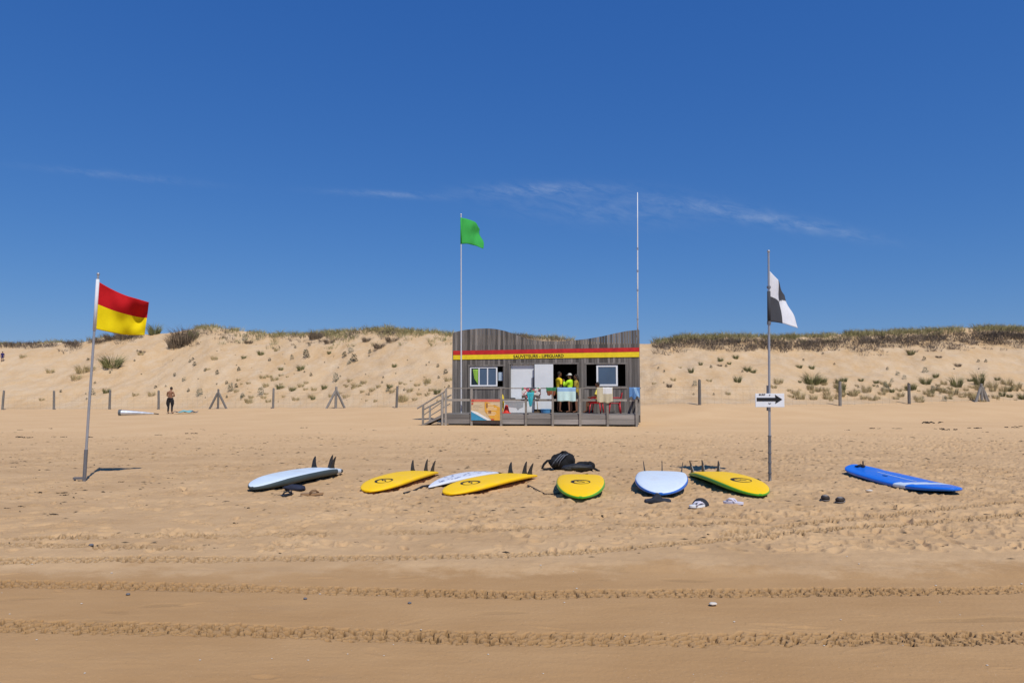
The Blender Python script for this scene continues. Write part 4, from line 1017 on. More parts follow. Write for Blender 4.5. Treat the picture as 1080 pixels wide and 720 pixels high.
# child far off at the left edge of the dune
p = hit(2.3, 381.5); person('small figure in dark blue standing on the dune at the far left edge', p, R(40), max(.95, 8.2 * p.y / F), None, SKIN2, shirt=mat('dark_blue_cloth', (.02, .015, .11), .85), shorts=MATS['dark_blue_cloth'], sleeves=.9)
YT = mat('yellow_shirt_cloth', (.78, .56, .015), .8, .08, 8); NEON = mat('neon_jacket_cloth', (.45, .78, .02), .7, .08, 8); LY = mat('pale_yellow_cloth', (.85, .70, .12), .8, .06, 8); REDS = mat('red_cloth', (.42, .02, .02), .8)
u = HP(589.5, 420, 1.86)[0]; person('lifeguard in a yellow shirt standing in the hut doorway facing the others', hworld(u, 1.86, ZD), R(-8 - 60), 1.80, dict(elbl=(-.25, .06, 1.14), wril=(-.16, .26, 1.05)), SKIN2, shirt=YT, shorts=REDS)
u = HP(601.5, 420, 1.5)[0]; person('lifeguard in a neon jacket and pale cap lifting a hand to the face', hworld(u, 1.5, ZD), R(-8 + 62), 1.70, dict(elbl=(-.22, .18, 1.2), wril=(-.10, .27, 1.42), elbr=(.25, .05, 1.14), wrir=(.12, .24, 1.10)), SKIN, shirt=NEON, shorts=REDS, sleeves=1.0, cap=mat('pale_cap_cloth', (.6, .58, .5), .8))
u = HP(608.0, 420, 1.35)[0]; person('long haired person in an ochre shirt behind the one in the neon jacket', hworld(u, 1.42, ZD), R(-8 + 85), 1.66, dict(elbl=(-.2, .05, 1.14), wril=(-.15, .2, 1.0)), SKIN2, shirt=mat('ochre_shirt_cloth', (.34, .24, .03), .8), shorts=mat('dark_shorts_cloth', (.03, .03, .035), .8), longhair=True)

# ------------------------------------------------------------------ things on the terrace
def chair(label, u, v, rz):
    p = hworld(u, v, ZD); e = empty('plastic_chair', p, rz - HYAW); tag(e, label, 'chair', 'red plastic chairs on the terrace')
    b = MB(); b.grid(8, 8, lambda a, c: Vector(((a - .5) * .46, (c - .5) * .44, .42 + .02 * (2 * a - 1) ** 2))); o = b.build('seat', REDP, e, True); q = o.modifiers.new('s', 'SOLIDIFY'); q.thickness = .02
    b = MB(); b.grid(10, 8, lambda a, c: Vector(((a - .5) * (.46 - .06 * c), -.22 - .09 * c - .04 * (1 - (2 * a - 1) ** 2), .42 + .46 * c * (1 - .12 * (2 * a - 1) ** 2)))); o = b.build('backrest', REDP, e, True); q = o.modifiers.new('s', 'SOLIDIFY'); q.thickness = .02
    for sx in (-1, 1):
        for sy in (-1, 1):
            b = MB(); b.tube([(sx * .25, sy * .25, 0), (sx * .21, sy * .2, .42)], [.022, .032], 8); b.build('leg', REDP, e, True)
        b = MB(); b.tube([(sx * .25, .2, .40), (sx * .265, .18, .60), (sx * .26, .1, .655), (sx * .25, -.2, .66), (sx * .22, -.26, .64)], .022, 8); b.build('armrest', REDP, e, True)
    return e
uc = HP(629, 420, 1.0)[0]; chair('red plastic chair under the seated person in pale yellow', uc, 1.0, R(75))
u2 = HP(648, 420, 1.05)[0]; chair('empty red plastic chair right of the seated person', u2, 1.05, R(95))
person('seated person in a pale yellow shirt leaning back in a red chair', hworld(uc, 1.0, ZD), R(75) - HYAW, 1.72,
       dict(pelvis=(0, -.08, .53), belly=(0, -.12, .70), chest=(0, -.13, .90), neck=(0, -.10, 1.07), nhead=(0, -.08, 1.14), head=(0, -.05, 1.235), shol=(-.185, -.12, 1.0), shor=(.185, -.12, 1.0), elbl=(-.27, -.02, .74), elbr=(.27, -.02, .74), wril=(-.2, .22, .70), wrir=(.2, .22, .70), hipl=(-.095, -.02, .51), hipr=(.095, -.02, .51), knel=(-.11, .40, .53), kner=(.11, .40, .53), ankl=(-.11, .42, .10), ankr=(.11, .42, .10), toel=(-.12, .59, .04), toer=(.12, .59, .04)),
       SKIN2, shirt=LY, shorts=REDS)
# info board on the railing
e = empty('information_board', hworld(HP(497, 443, -.06)[0], -.08, HP(497, 443, -.06)[1]), -HYAW); tag(e, 'orange and blue beach information board hung on the terrace railing', 'sign')
a0 = HP(497, 443.2, -.08); a1 = HP(527.4, 421.2, -.08); W_, H_ = a1[0] - a0[0], a1[1] - a0[1]
b = MB(); b.box((0, 0, 0), (W_, .025, H_)); b.build('panel', mat('sand_print', (.62, .47, .28), .5, .1, 6), e)
def layer(name, polys, m, k):
    b = MB()
    for poly in polys: b.prism([(x * W_, z * H_) for x, z in poly], -.0025, lambda a, c, h, k=k: (a, -.0005 - .003 * k + h, c))
    return b.build(name, m, e)
sq = lambda x0, z0, x1, z1: [(x0, z0), (x1, z0), (x1, z1), (x0, z1)]
layer('header', [sq(0, .885, 1, 1)], mat('coral_print', (.62, .16, .10), .5), 0)
layer('sea', [[(0, 0), (.60, 0), (.0, .44)]], mat('sea_blue_print', (.05, .27, .45), .5), 0)
layer('surf_line', [[(.56, 0), (.70, 0), (.22, .39), (.0, .47), (.0, .42)]], mat('white_print', (.75, .76, .74), .5), 1)
layer('orange_zone', [[(.72, .0), (1, 0), (1, .62), (.55, .88), (.47, .87), (.47, .45)]], mat('orange_print', (.70, .36, .05), .5), 0 + 2)
rr = random.Random(3)
layer('text_block', [sq(.56, z, .56 + rr.uniform(.22, .4), z + .025) for z in (.25, .31, .37, .50, .56, .62, .70, .76)] + [sq(.08, z, .08 + rr.uniform(.15, .33), z + .025) for z in (.52, .58, .64, .70, .76)], mat('pale_print', (.78, .66, .45), .5), 3)
layer('pictogram', [sq(.60, .33, .70, .47), sq(.52, .6, .58, .82)], mat('brown_print', (.30, .14, .05), .5), 4)
layer('red_mark', [sq(.70, .02, .80, .07), sq(.03, .9, .09, .97), sq(.02, .76, .07, .84)], mat('red_print', (.55, .05, .04), .5), 5)
# white box, buoy, cone, tub, broom
q = rect(530.5, 421.5, 553.5, 436, 1.1); e = empty('storage_box', hworld(q[0], 1.0, ZD), -HYAW); tag(e, 'white box with a grey panel standing on the terrace', 'box')
W_ = q[1] - q[0]; H_ = q[3] - ZD
b = MB(); b.box((0, 0, 0), (W_, .55, H_ - .1)); b.build('body', WHITEPL, e, bevel=.02)
b = MB(); b.box((-.015, -.02, H_ - .095), (W_ + .015, .57, H_)); b.build('lid', WHITEPL, e, bevel=.015)
b = MB(); b.prism([(W_ * .12, H_ * .82), (W_ * .95, H_ * .82), (W_ * .95, H_ * .45), (W_ * .78, H_ * .35), (W_ * .70, H_ * .2), (W_ * .62, H_ * .4), (W_ * .12, H_ * .5)], -.003, lambda a, c, h: (a, -.001 + h, c)); b.build('grey_panel', mat('light_grey_print', (.36, .37, .38), .5), e)
b = MB(); b.box((W_ * .3, .1, H_ + .001), (W_ * .55, .35, H_ + .09)); o = b.build('carton', BLACKP, None, bevel=.03); o.location = e.location; o.rotation_euler = e.rotation_euler; tag(o, 'small black case lying on the white box', 'case')
u = HP(529.6, 425, .5)[0]; e = empty('rescue_buoy', hworld(u, .5, ZD)); tag(e, 'yellow rescue float standing behind the information board', 'rescue float')
b = MB(); b.ball((0, 0, .42), (.09, .09, .40), 16); b.build('float', YEL, e, True); b = MB(); b.tube([(-.09, 0, .5), (-.13, 0, .45), (-.13, 0, .35), (-.09, 0, .3)], .014, 6); b.build('handle', BLACKP, e, True)
u = HP(534.2, 433, .6)[0]; e = empty('traffic_cone', hworld(u, .6, ZD)); tag(e, 'bright red cone in front of the white box', 'cone')
b = MB(); b.tube([(0, 0, .03), (0, 0, .33)], [.14, .06], 18); b.ball((0, 0, .32), (.065, .065, .03), 12); b.build('cone', mat('signal_red', (.72, .05, .03), .45), e, True, sharp=40); b = MB(); b.box((-.18, -.18, 0), (.18, .18, .03)); b.build('base', MATS['signal_red'], e)
u = HP(575.5, 434, 1.2)[0]; e = empty('blue_tub', hworld(u, 1.2, ZD)); tag(e, 'low blue tub on the terrace floor by the door', 'tub')
b = MB(); b.tube([(0, 0, 0), (0, 0, .16)], [.19, .22], 20, cap=False); b.tube([(0, 0, .005), (0, 0, .02)], [.19, .19], 20); b.build('bowl', mat('blue_plastic', (.08, .26, .5), .4), e, True, sharp=40); b = MB(); b.tube([(.22 * math.cos(a), .22 * math.sin(a), .16) for a in [2 * math.pi * i / 20 for i in range(21)]], .012, 6); b.build('rim', MATS['blue_plastic'], e, True)
u = HP(566.8, 430, 1.3)[0]; e = empty('broom', hworld(u, 1.3, ZD)); tag(e, 'broom with a tan stick leaning at the white door', 'broom')
b = MB(); b.tube([(.02, 0, .06), (-.05, .22, 1.0)], .016, 8); b.build('stick', mat('tan_stick', (.42, .27, .10), .6), e, True); b = MB(); b.box((-.14, -.03, 0), (.18, .03, .07)); b.build('brush', mat('brush_bristle', (.12, .08, .05), .9), e, bevel=.01)
# cloth hung over the rail
def draped(name, label, x0, x1, ybot, mats, mfn=None, seed=0, ragged=0.0, backlen=.3, cat='towel', taper=0.0, ytop=None):
    v = -.05; u0 = HP(x0, 409, v)[0]; u1 = HP(x1, 409, v)[0]; zb = HP((x0 + x1) / 2, ybot, v)[1]; W2 = u1 - u0; fl = ZT + .022 - zb
    rr2 = random.Random(seed); ph = rr2.random() * 6
    tot = fl + .16 + backlen
    def fn(a, c):
        s = c * tot
        wv = .022 * math.sin(9 * a + ph) + .014 * math.sin(17 * a + 2 * ph)
        rg = ragged * (math.sin(7 * a + ph) * .5 + math.sin(13 * a + ph * 3) * .5)
        if s < fl: 
            f = 1 - s / fl; x = u0 + W2 * (.5 + (a - .5) * (1 - taper * f)); return Vector((x, v - .005 - .035 * f + wv * f * 1.5, ZT + .026 - (fl - s) * (1 + rg * f)))
        if s < fl + .16: return Vector((u0 + W2 * a, v + (s - fl), ZT + .026 + .004 * math.sin(20 * a)))
        f = (s - fl - .16) / backlen; return Vector((u0 + W2 * a, v + .165 + .02 * f + wv * f, ZT + .026 - (s - fl - .16)))
    b = MB(); b.grid(26, 30, fn, mfn=(lambda a, c: mfn(a, min(1, max(0, 1 - c * tot / fl)))) if mfn else None)
    o = b.build(name, mats, HUT, True); o.parent = None; o.location = (P0.x, P0.y, 0); o.rotation_euler = (0, 0, -HYAW)
    q = o.modifiers.new('s', 'SOLIDIFY'); q.thickness = .012; q.offset = 0
    tag(o, label, cat, 'cloths hung on the terrace railing'); return o
fl_ = mat('floral_print', (.62, .60, .58), .9, 0, 9, col2=(.10, .10, .10))
tfl = fl_.node_tree; vo = N(tfl, 'ShaderNodeTexVoronoi'); vo.inputs['Scale'].default_value = 9; tco = N(tfl, 'ShaderNodeTexCoord'); link(tfl, tco.outputs['Object'], vo.inputs['Vector'])
rmp = N(tfl, 'ShaderNodeValToRGB'); rmp.color_ramp.interpolation = 'CONSTANT'; els = rmp.color_ramp.elements
els[0].color = (.62, .60, .58, 1); els[1].position = .80; els[1].color = (.45, .10, .12, 1)
for ps, c in ((.35, (.06, .06, .07, 1)), (.55, (.65, .64, .6, 1)), (.68, (.08, .24, .14, 1))):
    el = els.new(ps); el.color = c
spx = N(tfl, 'ShaderNodeSeparateColor'); link(tfl, vo.outputs['Color'], spx.inputs[0]); link(tfl, spx.outputs[0], rmp.inputs[0]); link(tfl, rmp.outputs[0], tfl.nodes['Principled BSDF'].inputs['Base Color'])
TEAL = mat('teal_cloth', (.04, .36, .42), .8); GRNC = mat('green_cloth', (.03, .17, .07), .85); RUST = mat('rust_cloth', (.22, .07, .03), .85); AQ = mat('aqua_towel', (.50, .68, .66), .95, .08, 20); AQB = mat('sky_towel', (.25, .42, .62), .95, .08, 20)
BEI = mat('beige_towel', (.50, .44, .30), .95, .1, 18); WT = mat('white_towel', (.68, .68, .66), .95); JEAN = mat('blue_denim', (.09, .20, .40), .9, .25, 14); GRC = mat('grey_brown_cloth', (.12, .10, .09), .9, .2, 12)
draped('patterned_towel', 'floral patterned towel hung on the terrace railing', 550.2, 570, 419.5, [fl_, GRC], lambda a, f: 1 if f > .72 and (a < .25 or a > .6) else 0, 1, .10)
o = draped('swimsuit', 'teal swimsuit hanging over the floral towel', 555.8, 563.5, 423.5, [TEAL], None, 2, .05, .2, 'swimsuit', .75); o.location.x -= .02 * math.sin(HYAW) ; o.location.y -= .055; o.location.z = .012
o.location.z = -.20
draped('swim_shorts', 'green and rust shorts hung on the railing between two towels', 575.8, 587, 416.8, [GRNC, RUST], lambda a, f: 1 if f > .42 else 0, 3, .12, .2, 'shorts', .3)
draped('beach_towel', 'pale aqua towel with a sky blue band on the railing below the doorway', 587.6, 607.2, 423.2, [AQ, AQB], lambda a, f: 1 if f < .28 else 0, 4, .03)
draped('beach_towel', 'beige and white towel hung on the railing before the red chairs', 629.5, 646.2, 424.5, [BEI, WT], lambda a, f: 1 if f < .42 and .38 < a < .95 else 0, 5, .06)
draped('jeans', 'blue denim garment hung on the right end of the railing', 663.5, 674.8, 419.5, [JEAN, AQB], lambda a, f: 1 if abs(a - .55 - .3 * f) < .12 else 0, 6, .22, cat='jeans')
# green shirt hanging in the left window
u0, z1 = HP(498.2, 390, VW + .016)
o = MB(); zt = HP(500, 389.5, VW)[1]; 
o.grid(12, 12, lambda a, c: Vector((HP(498.6 + (5.6) * a * (1 - .3 * c) + 1.6 * c, 390, VW)[0], VW + .012 + .006 * math.sin(9 * a + c), zt - c * .55 * (.75 + .5 * a))))
o = o.build('hanging_shirt', mat('lime_cloth', (.25, .46, .06), .8), None, True); o.location = (P0.x, P0.y, 0); o.rotation_euler = (0, 0, -HYAW); q = o.modifiers.new('s', 'SOLIDIFY'); q.thickness = .01; tag(o, 'lime green shirt hanging in the left window of the hut', 'shirt')

# ------------------------------------------------------------------ fences along the foot of the dune
def fence_place(px):
    d = float(np.interp(px, FOOT_X, FOOT_D)); p = at(px, 430, d); p.z = tz(p.x, p.y); return p
def fence(label, posts, ends):
    q = [fence_place(x) for x, _, _ in posts]; o0 = q[0]
    e = empty('wire_fence', o0); tag(e, label, 'fence', 'fences at the foot of the dune')
    tops = []
    for (px, kind, hpx), p in zip(posts, q):
        b = MB(); h_ = hpx * p.y / F; r_ = random.uniform(.075, .10); lx = random.uniform(-.06, .06); c = p - o0
        b.tube([c + Vector((0, 0, -.4)), c + Vector((lx * .5, 0, h_ * .5)), c + Vector((lx, 0, h_))], [r_, r_ * .97, r_ * .9], 9, tone=random.random())
        b.tube([c + Vector((lx, 0, h_)), c + Vector((lx + .01, 0, h_ + .012))], [r_ * .9, r_ * .5], 9)
        po = b.build('post', POSTM, e, True, sharp=40)
        if kind:
            for sg_ in ((-1, 1) if kind == 1 else (-1.0, .75, 1.1)):
                b = MB(); b.tube([c + Vector((sg_ * h_ * .45, .12 * sg_, -.15)), c + Vector((sg_ * .05 + lx, -.02, h_ * .80))], .082, 8, tone=random.random()); b.build('brace', POSTM, po, True, sharp=40)
    b = MB()
    pts = [fence_place(ends[0])] + q + [fence_place(ends[1])]
    for i in range(len(pts) - 1):
        a, c = pts[i], pts[i + 1]; n_ = max(2, int((c - a).length / .45))
        for zz in (.12, .38, .64, .9, 1.08): b.tube([a.lerp(c, k / 4) - o0 + Vector((0, -.09, zz)) for k in range(5)], .003, 3, cap=False)
        for k in range(n_):
            p = a.lerp(c, k / n_) - o0 + Vector((0, -.09, 0)); b.tube([p + Vector((0, 0, .0)), p + Vector((0, 0, 1.08))], .003, 3, cap=False)
    b.build('netting', mat('rusty_wire', (.30, .25, .20), .7, .2), e)
    return e
fence('wire netting fence on grey posts along the dune left of the hut', [(2.5, 0, 20), (57, 0, 19.5), (115.5, 0, 20), (167.5, 0, 19.5), (230, 1, 20.5), (288, 0, 21), (354, 1, 22.5), (418, 0, 22.5)], (-60, 500))
fence('wire netting fence on grey posts along the dune right of the hut', [(738, 0, 26.5), (886, 0, 25.5), (959, 0, 21.5), (1036, 2, 19)], (655, 1150))
p = fence_place(1040); 

# ------------------------------------------------------------------ plants of the dune
def tuft_mesh(name, n_, h_, spread, wid, seed, droop=.5, lean=.5, leafy=False, mats=None, out_=None, base=(0, 0, 0)):
    rr = random.Random(seed); mb = out_ or MB()
    for k in range(n_):
        a = rr.uniform(0, 6.283); r_ = spread * math.sqrt(rr.random()); bx, by = base[0] + r_ * math.cos(a), base[1] + r_ * math.sin(a)
        L = h_ * rr.uniform(.45, 1.1) * (1 - .35 * (r_ / max(spread, 1e-4))); th = a + rr.uniform(-.9, .9); ln = lean * rr.uniform(.2, 1.2); dx, dy = math.cos(th) * ln, math.sin(th) * ln
        wd = wid * rr.uniform(.6, 1.3); fx, fy = -math.sin(th + 1.2) * wd, math.cos(th + 1.2) * wd; tn = rr.random()
        if leafy:
            zz = rr.random() ** .8; q_ = math.sqrt(max(0, 1 - zz * zz)) * .6 + .4; c = Vector((base[0] + (bx - base[0]) * q_, base[1] + (by - base[1]) * q_, base[2] + h_ * zz * (.8 + .3 * rr.random()))); q = Vector((fx * 2.2, fy * 2.2, rr.uniform(-.5, .5) * wd)); s_ = Vector((rr.uniform(-1, 1), rr.uniform(-1, 1), rr.uniform(.2, 1.2))).normalized() * wd * 3
            mb.add([c - q, c + s_ * .2 - q * .2, c + q, c + s_], [(0, 1, 2, 3)], 0, tn)
        else:
            p0 = Vector((bx, by, base[2] - .03)); p1 = p0 + Vector((dx * L * .45, dy * L * .45, L * .6)); p2 = p0 + Vector((dx * L * (1 + droop * .4), dy * L * (1 + droop * .4), L * (1 - droop * .25 * ln))); f_ = Vector((fx, fy, 0))
            mb.add([p0 - f_, p0 + f_, p1 + f_ * .8, p1 - f_ * .8, p2], [(0, 1, 2, 3), (3, 2, 4)], 0, tn)
    return mb
KINDS = {
 'olive': ('grass_tuft', mat('olive_grass', (.11, .115, .040), .8, tone=.5, scale=2, col2=(.27, .25, .10)), 230, .66, .26, .0095, .85, False, 'olive green grass tuft growing on the dune face', 'grass'),
 'straw': ('dry_grass_tuft', mat('straw_grass', (.36, .28, .13), .85, tone=.35, scale=2, col2=(.50, .40, .21)), 150, .58, .30, .010, .9, False, 'dry straw coloured grass tuft on the dune slope', 'dry grass'),
 'grey': ('leafy_plant', mat('grey_green_leaf', (.11, .13, .09), .8, tone=.4, scale=2, col2=(.22, .24, .17)), 190, .42, .26, .016, .5, True, 'low grey green leafy plant on the dune slope', 'plant'),
 'brown': ('dry_shrub', mat('brown_twigs', (.10, .075, .05), .9, tone=.5, scale=3, col2=(.24, .18, .12)), 300, .55, .36, .009, 1.0, False, 'brown twiggy shrub on the upper dune', 'shrub'),
 'dark': ('small_plant', mat('dark_leaf', (.065, .064, .04), .85, tone=.5, scale=3, col2=(.16, .15, .09)), 120, .30, .17, .017, .6, True, 'tiny dark plant dotting the sandy dune face', 'plant')}
PROTO = {}
for kd, (nm, m, n_, h_, spr, wd, ln, leafy, lab, cat) in KINDS.items():
    PROTO[kd] = [tuft_mesh(nm, n_, h_, spr, wd, sd * 7 + len(kd), lean=ln, leafy=leafy).mesh(nm, m) for sd in range(4)]
def side_of(px): return 'left of the hut' if px < 560 else 'right of the hut'
def plant(kd, px, py, wpx, tall=1.0):
    p = hit(px, py); nm, m, n_, h_, spr, wd, ln, leafy, lab, cat = KINDS[kd]
    o = bpy.data.objects.new(nm, random.choice(PROTO[kd])); COL.objects.link(o)
    wm = wpx * p.y / F; s_ = wm / (2 * spr + .5 * h_ * ln)
    o.location = p - Vector((0, 0, .03)); o.scale = (s_, s_, s_ * tall * random.uniform(1.0, 1.35)); o.rotation_euler = (0, 0, random.uniform(0, 6.28))
    lb = lab + ' ' + side_of(px); tag(o, lb, cat, lb.split(' growing')[0] + 's ' + side_of(px)); return o
PL = [('olive', 118, 387, 24), ('straw', 86, 393, 15), ('straw', 95, 391, 12), ('grey', 97, 417, 9), ('olive', 112, 414, 8), ('straw', 44, 422, 6), ('dark', 164, 409, 4), ('brown', 195, 362, 30, 1.5), ('brown', 186, 366, 22, 1.3), ('olive', 204, 356, 12),
 ('olive', 163, 351, 16), ('brown', 118, 358, 18), ('brown', 132, 357, 22), ('brown', 105, 361, 14), ('grey', 210, 418, 9), ('grey', 243, 413, 8, 1.3), ('grey', 256, 419, 6), ('dark', 249, 409, 5), ('dark', 205, 386, 5), ('straw', 219, 390, 6), ('dark', 229, 395, 5), ('grey', 194, 402, 6), ('dark', 184, 397, 4), ('dark', 239, 405, 4), ('dark', 252, 391, 5),
 ('straw', 143, 417, 8), ('straw', 160, 417, 9), ('straw', 24, 377, 8), ('straw', 53, 393, 9), ('straw', 80, 400, 12), ('straw', 226, 379, 8), ('olive', 257, 378, 6), ('straw', 262, 424, 9), ('grey', 258, 359, 8), ('brown', 150, 372, 7), ('straw', 148, 374, 7),
 ('olive', 275, 374, 8), ('straw', 292, 370, 8), ('dark', 323, 378, 10), ('olive', 317, 390, 9), ('olive', 296, 390, 6), ('dark', 373, 382, 10), ('grey', 368, 384, 6), ('grey', 354, 402, 8, 1.5), ('olive', 295, 410, 9), ('grey', 275, 417, 9, 1.2), ('grey', 255, 420, 5), ('olive', 309, 412, 6), ('olive', 342, 410, 7), ('straw', 349, 418, 7),
 ('olive', 411, 409, 7), ('grey', 409, 413, 6), ('olive', 416, 387, 6), ('dark', 470, 394, 6), ('straw', 450, 404, 8, 1.4), ('olive', 461, 415, 9), ('straw', 425, 423, 14, 1.3), ('straw', 376, 408, 12), ('straw', 440, 407, 8), ('straw', 432, 413, 9), ('straw', 263, 425, 8), ('straw', 283, 424, 7), ('straw', 312, 422, 9), ('straw', 328, 419, 8), ('grey', 308, 379, 6), ('olive', 347, 373, 5), ('grey', 370, 372, 8), ('dark', 390, 373, 5), ('dark', 363, 377, 7), ('brown', 400, 367, 14), ('brown', 333, 357, 18), ('brown', 347, 362, 12), ('brown', 387, 360, 12), ('brown', 413, 360, 16), ('brown', 262, 362, 10), ('olive', 330, 421, 6), ('straw', 365, 419, 9),
 ('olive', 760, 381, 7, 1.3), ('brown', 759, 386, 6), ('olive', 739, 385, 5, 1.2), ('olive', 729, 393, 7, 1.3), ('grey', 733, 407, 6, 1.2), ('olive', 776, 378, 7), ('olive', 769, 384, 5), ('olive', 788, 391, 9), ('olive', 794, 393, 8), ('olive', 778, 403, 9, 1.2), ('brown', 706, 408, 7, 1.3), ('straw', 821, 404, 12, 1.3), ('straw', 816, 409, 9), ('olive', 843, 388, 7), ('olive', 856, 389, 7), ('olive', 856, 405, 20), ('olive', 866, 404, 10), ('straw', 844, 421, 12, 1.4), ('straw', 858, 421, 10, 1.3), ('straw', 873, 421, 12, 1.3), ('straw', 835, 419, 8), ('straw', 710, 401, 7), ('straw', 717, 388, 5), ('dark', 766, 387, 4), ('dark', 750, 388, 4), ('straw', 748, 402, 7), ('straw', 690, 405, 6), ('straw', 768, 416, 7), ('grey', 780, 362, 6),
 ('olive', 961, 374, 9), ('grey', 947, 396, 6), ('grey', 976, 393, 7), ('olive', 976, 405, 13, 1.1), ('olive', 987, 398, 7), ('olive', 1009, 408, 14, 1.2), ('grey', 985, 412, 8), ('olive', 1033, 406, 12, 1.7), ('grey', 934, 412, 10), ('olive', 890, 402, 8), ('olive', 908, 402, 6), ('straw', 914, 413, 12, 1.4), ('grey', 954, 400, 6), ('grey', 941, 403, 5), ('dark', 936, 390, 4), ('olive', 1023, 402, 6), ('straw', 1025, 409, 8), ('straw', 1047, 409, 12, 1.4), ('olive', 1057, 418, 7, 1.4), ('olive', 1065, 419, 7), ('olive', 1078, 421, 9, 1.4), ('straw', 970, 424, 10), ('grey', 996, 423, 7), ('straw', 950, 418, 9, 1.3), ('straw', 900, 417, 10, 1.3), ('straw', 930, 416, 9), ('straw', 1072, 409, 12, 1.2), ('straw', 1050, 420, 9), ('dark', 1035, 397, 4), ('olive', 1052, 401, 6), ('straw', 884, 409, 10, 1.3), ('olive', 924, 404, 7), ('straw', 1000, 415, 9), ('straw', 1015, 419, 9), ('dark', 975, 380, 5), ('dark', 1040, 382, 4), ('brown', 1010, 386, 8), ('brown', 990, 377, 7), ('straw', 945, 421, 8), ('straw', 920, 422, 10)]
for t in PL: plant(*t)
rr = random.Random(21)
for k in range(84): plant('dark', rr.uniform(180, 474), 352 + 72 * rr.random() ** .8, 1.2 + 3.2 * rr.random() ** 2.2)
for k in range(12): plant('dark', rr.uniform(60, 180), rr.uniform(370, 424), rr.uniform(2.0, 3.6))
for k in range(26): plant('straw', rr.uniform(240, 474), rr.uniform(396, 424), rr.uniform(3.5, 8))
for k in range(22): plant('dark', rr.uniform(690, 1078), rr.uniform(372, 420), rr.uniform(2.0, 3.8))
for k in range(34): plant('straw', rr.uniform(835, 1080), rr.uniform(405, 424), rr.uniform(5, 9), 1.35)
for k in range(52): plant('straw', rr.uniform(830, 1080), 402 + 22 * rr.random() ** .7, 3 + 11 * rr.random() ** 2, 1.2)
for k in range(34): plant('straw', rr.uniform(236, 474), 398 + 26 * rr.random() ** .8, 3 + 8 * rr.random() ** 2, 1.1)
for k in range(16): plant('olive', rr.uniform(840, 1080), rr.uniform(396, 422), 3 + 7 * rr.random() ** 2, 1.2)
# the mat of grass and scrub along the crest, past counting
def band(name, spec, n_, h_, spr, wd, m, lean, seed, nb):
    rr = random.Random(seed); mb = MB()
    for (x0, x1, off0, off1, dens) in spec:
        cnt = int((x1 - x0) * dens * n_)
        for k in range(cnt):
            px = rr.uniform(x0, x1); yc = float(np.interp(px, CRX, CRY)); o_ = rr.uniform(off0, off1)
            d_f = float(np.interp(px, FOOT_X, FOOT_D))
            if o_ < 0:                                        # behind the crest line
                y = d_f + 17 + (-o_) * 1.2; x = (px - 540) / F * y; p = Vector((x, y, tz(x, y)))
            else: p = hit(px, yc + o_ * rr.uniform(.55, 1.25))
            if perlin(np.array([p.x / 1.8 + seed]), np.array([p.y / 1.8]))[0] < (-.28 if seed == 5 else -.42) + rr.uniform(-.2, .2): continue
            tuft_mesh('', nb, h_ * rr.uniform(.5, 1.25), spr, wd, rr.random(), lean=lean, out_=mb, base=p)
    o = mb.build(name, m); tag(o, None, None, None, 'stuff'); return o
o = band('crest_grass', [(0, 60, -2, 2, .35), (60, 110, -2, 1, .3), (205, 250, -2, 4, 1.0), (250, 300, -1, 4, .6), (285, 345, -2, 5, .8), (345, 400, -2, 8, 1.2), (395, 448, -2, 7, 1.5), (448, 480, -1, 4, .9), (535, 605, -3, 3, .9), (205, 300, 4, 15, .22), (340, 475, 6, 18, .22), (690, 780, -4, 4, 1.3), (780, 900, -4, 2, 1.3), (900, 1085, -5, 4, 1.9), (700, 1080, 0, 7, .45)],
         1.5, .62, .32, .015, mat('crest_grass_blade', (.21, .195, .082), .85, tone=.45, scale=.6, col2=(.40, .345, .165)), .75, 5, 19)
tag(o, 'mat of pale green grass along the dune crest', 'grass')
o = band('crest_scrub', [(0, 84, 1, 6, 1.0), (66, 84, 3, 10, .8), (96, 148, 1, 8, .7), (182, 214, 3, 16, .9), (215, 330, 3, 14, .22), (330, 350, 2, 10, .9), (355, 420, 2, 12, .45), (540, 600, 0, 4, .6), (692, 740, 4, 14, 1.3), (740, 900, 6, 14.5, 1.6), (900, 1085, 7, 20, 2.0), (1040, 1085, 8, 17, 1.2)],
         1.5, .50, .40, .014, mat('crest_scrub_twig', (.075, .057, .045), .9, tone=.5, scale=.9, col2=(.25, .195, .145)), 1.0, 6, 24)
tag(o, 'brown roots and scrub hanging along the eroded dune lip', 'scrub')

# ------------------------------------------------------------------ things lying far off on the left
p = on_z(126, 437.5, tz(*on_z(126, 437, 0).xy)); 
e = empty('rolled_board_bag', p, 0); tag(e, 'long silver board bag lying on the sand left of the bare backed man', 'board bag'); k_ = p.y / F
b = MB(); q = at(162, 437, p.y + .9) - p
b.tube([(0, 0, .14), q * .25 + Vector((0, 0, .13)), q * .6 + Vector((0, 0, .10)), Vector((q.x, q.y, .06))], [.16, .14, .10, .035], 14); b.build('bag', mat('silver_fabric', (.50, .54, .60), .35, .25, 6, metallic=.35), e, True, sharp=60)
b = MB(); b.tube([(-.03, -.02, .15), (.10, .0, .15)], [.175, .17], 14); b.build('end_cap', mat('dark_grey_cap', (.10, .11, .12), .6, .4, 8), e, True, sharp=50)
b = MB(); b.tube([Vector((q.x, q.y, .06)), Vector((q.x + .3, q.y, .03))], .03, 6); b.build('strap', BLACKP, e, True)
p = on_z(196, 434.8, tz(*on_z(196, 434.5, 0).xy)); o = MB()
o.grid(30, 14, lambda a, c: Vector(((a - .5) * 1.25, (c - .5) * .7, .05 + .10 * math.exp(-((a - .55) / .3) ** 2) * (1 - (2 * c - 1) ** 2) + .03 * math.sin(14 * a + 6 * c))), mfn=lambda a, c: 1 if a < .25 or a > .85 else 0)
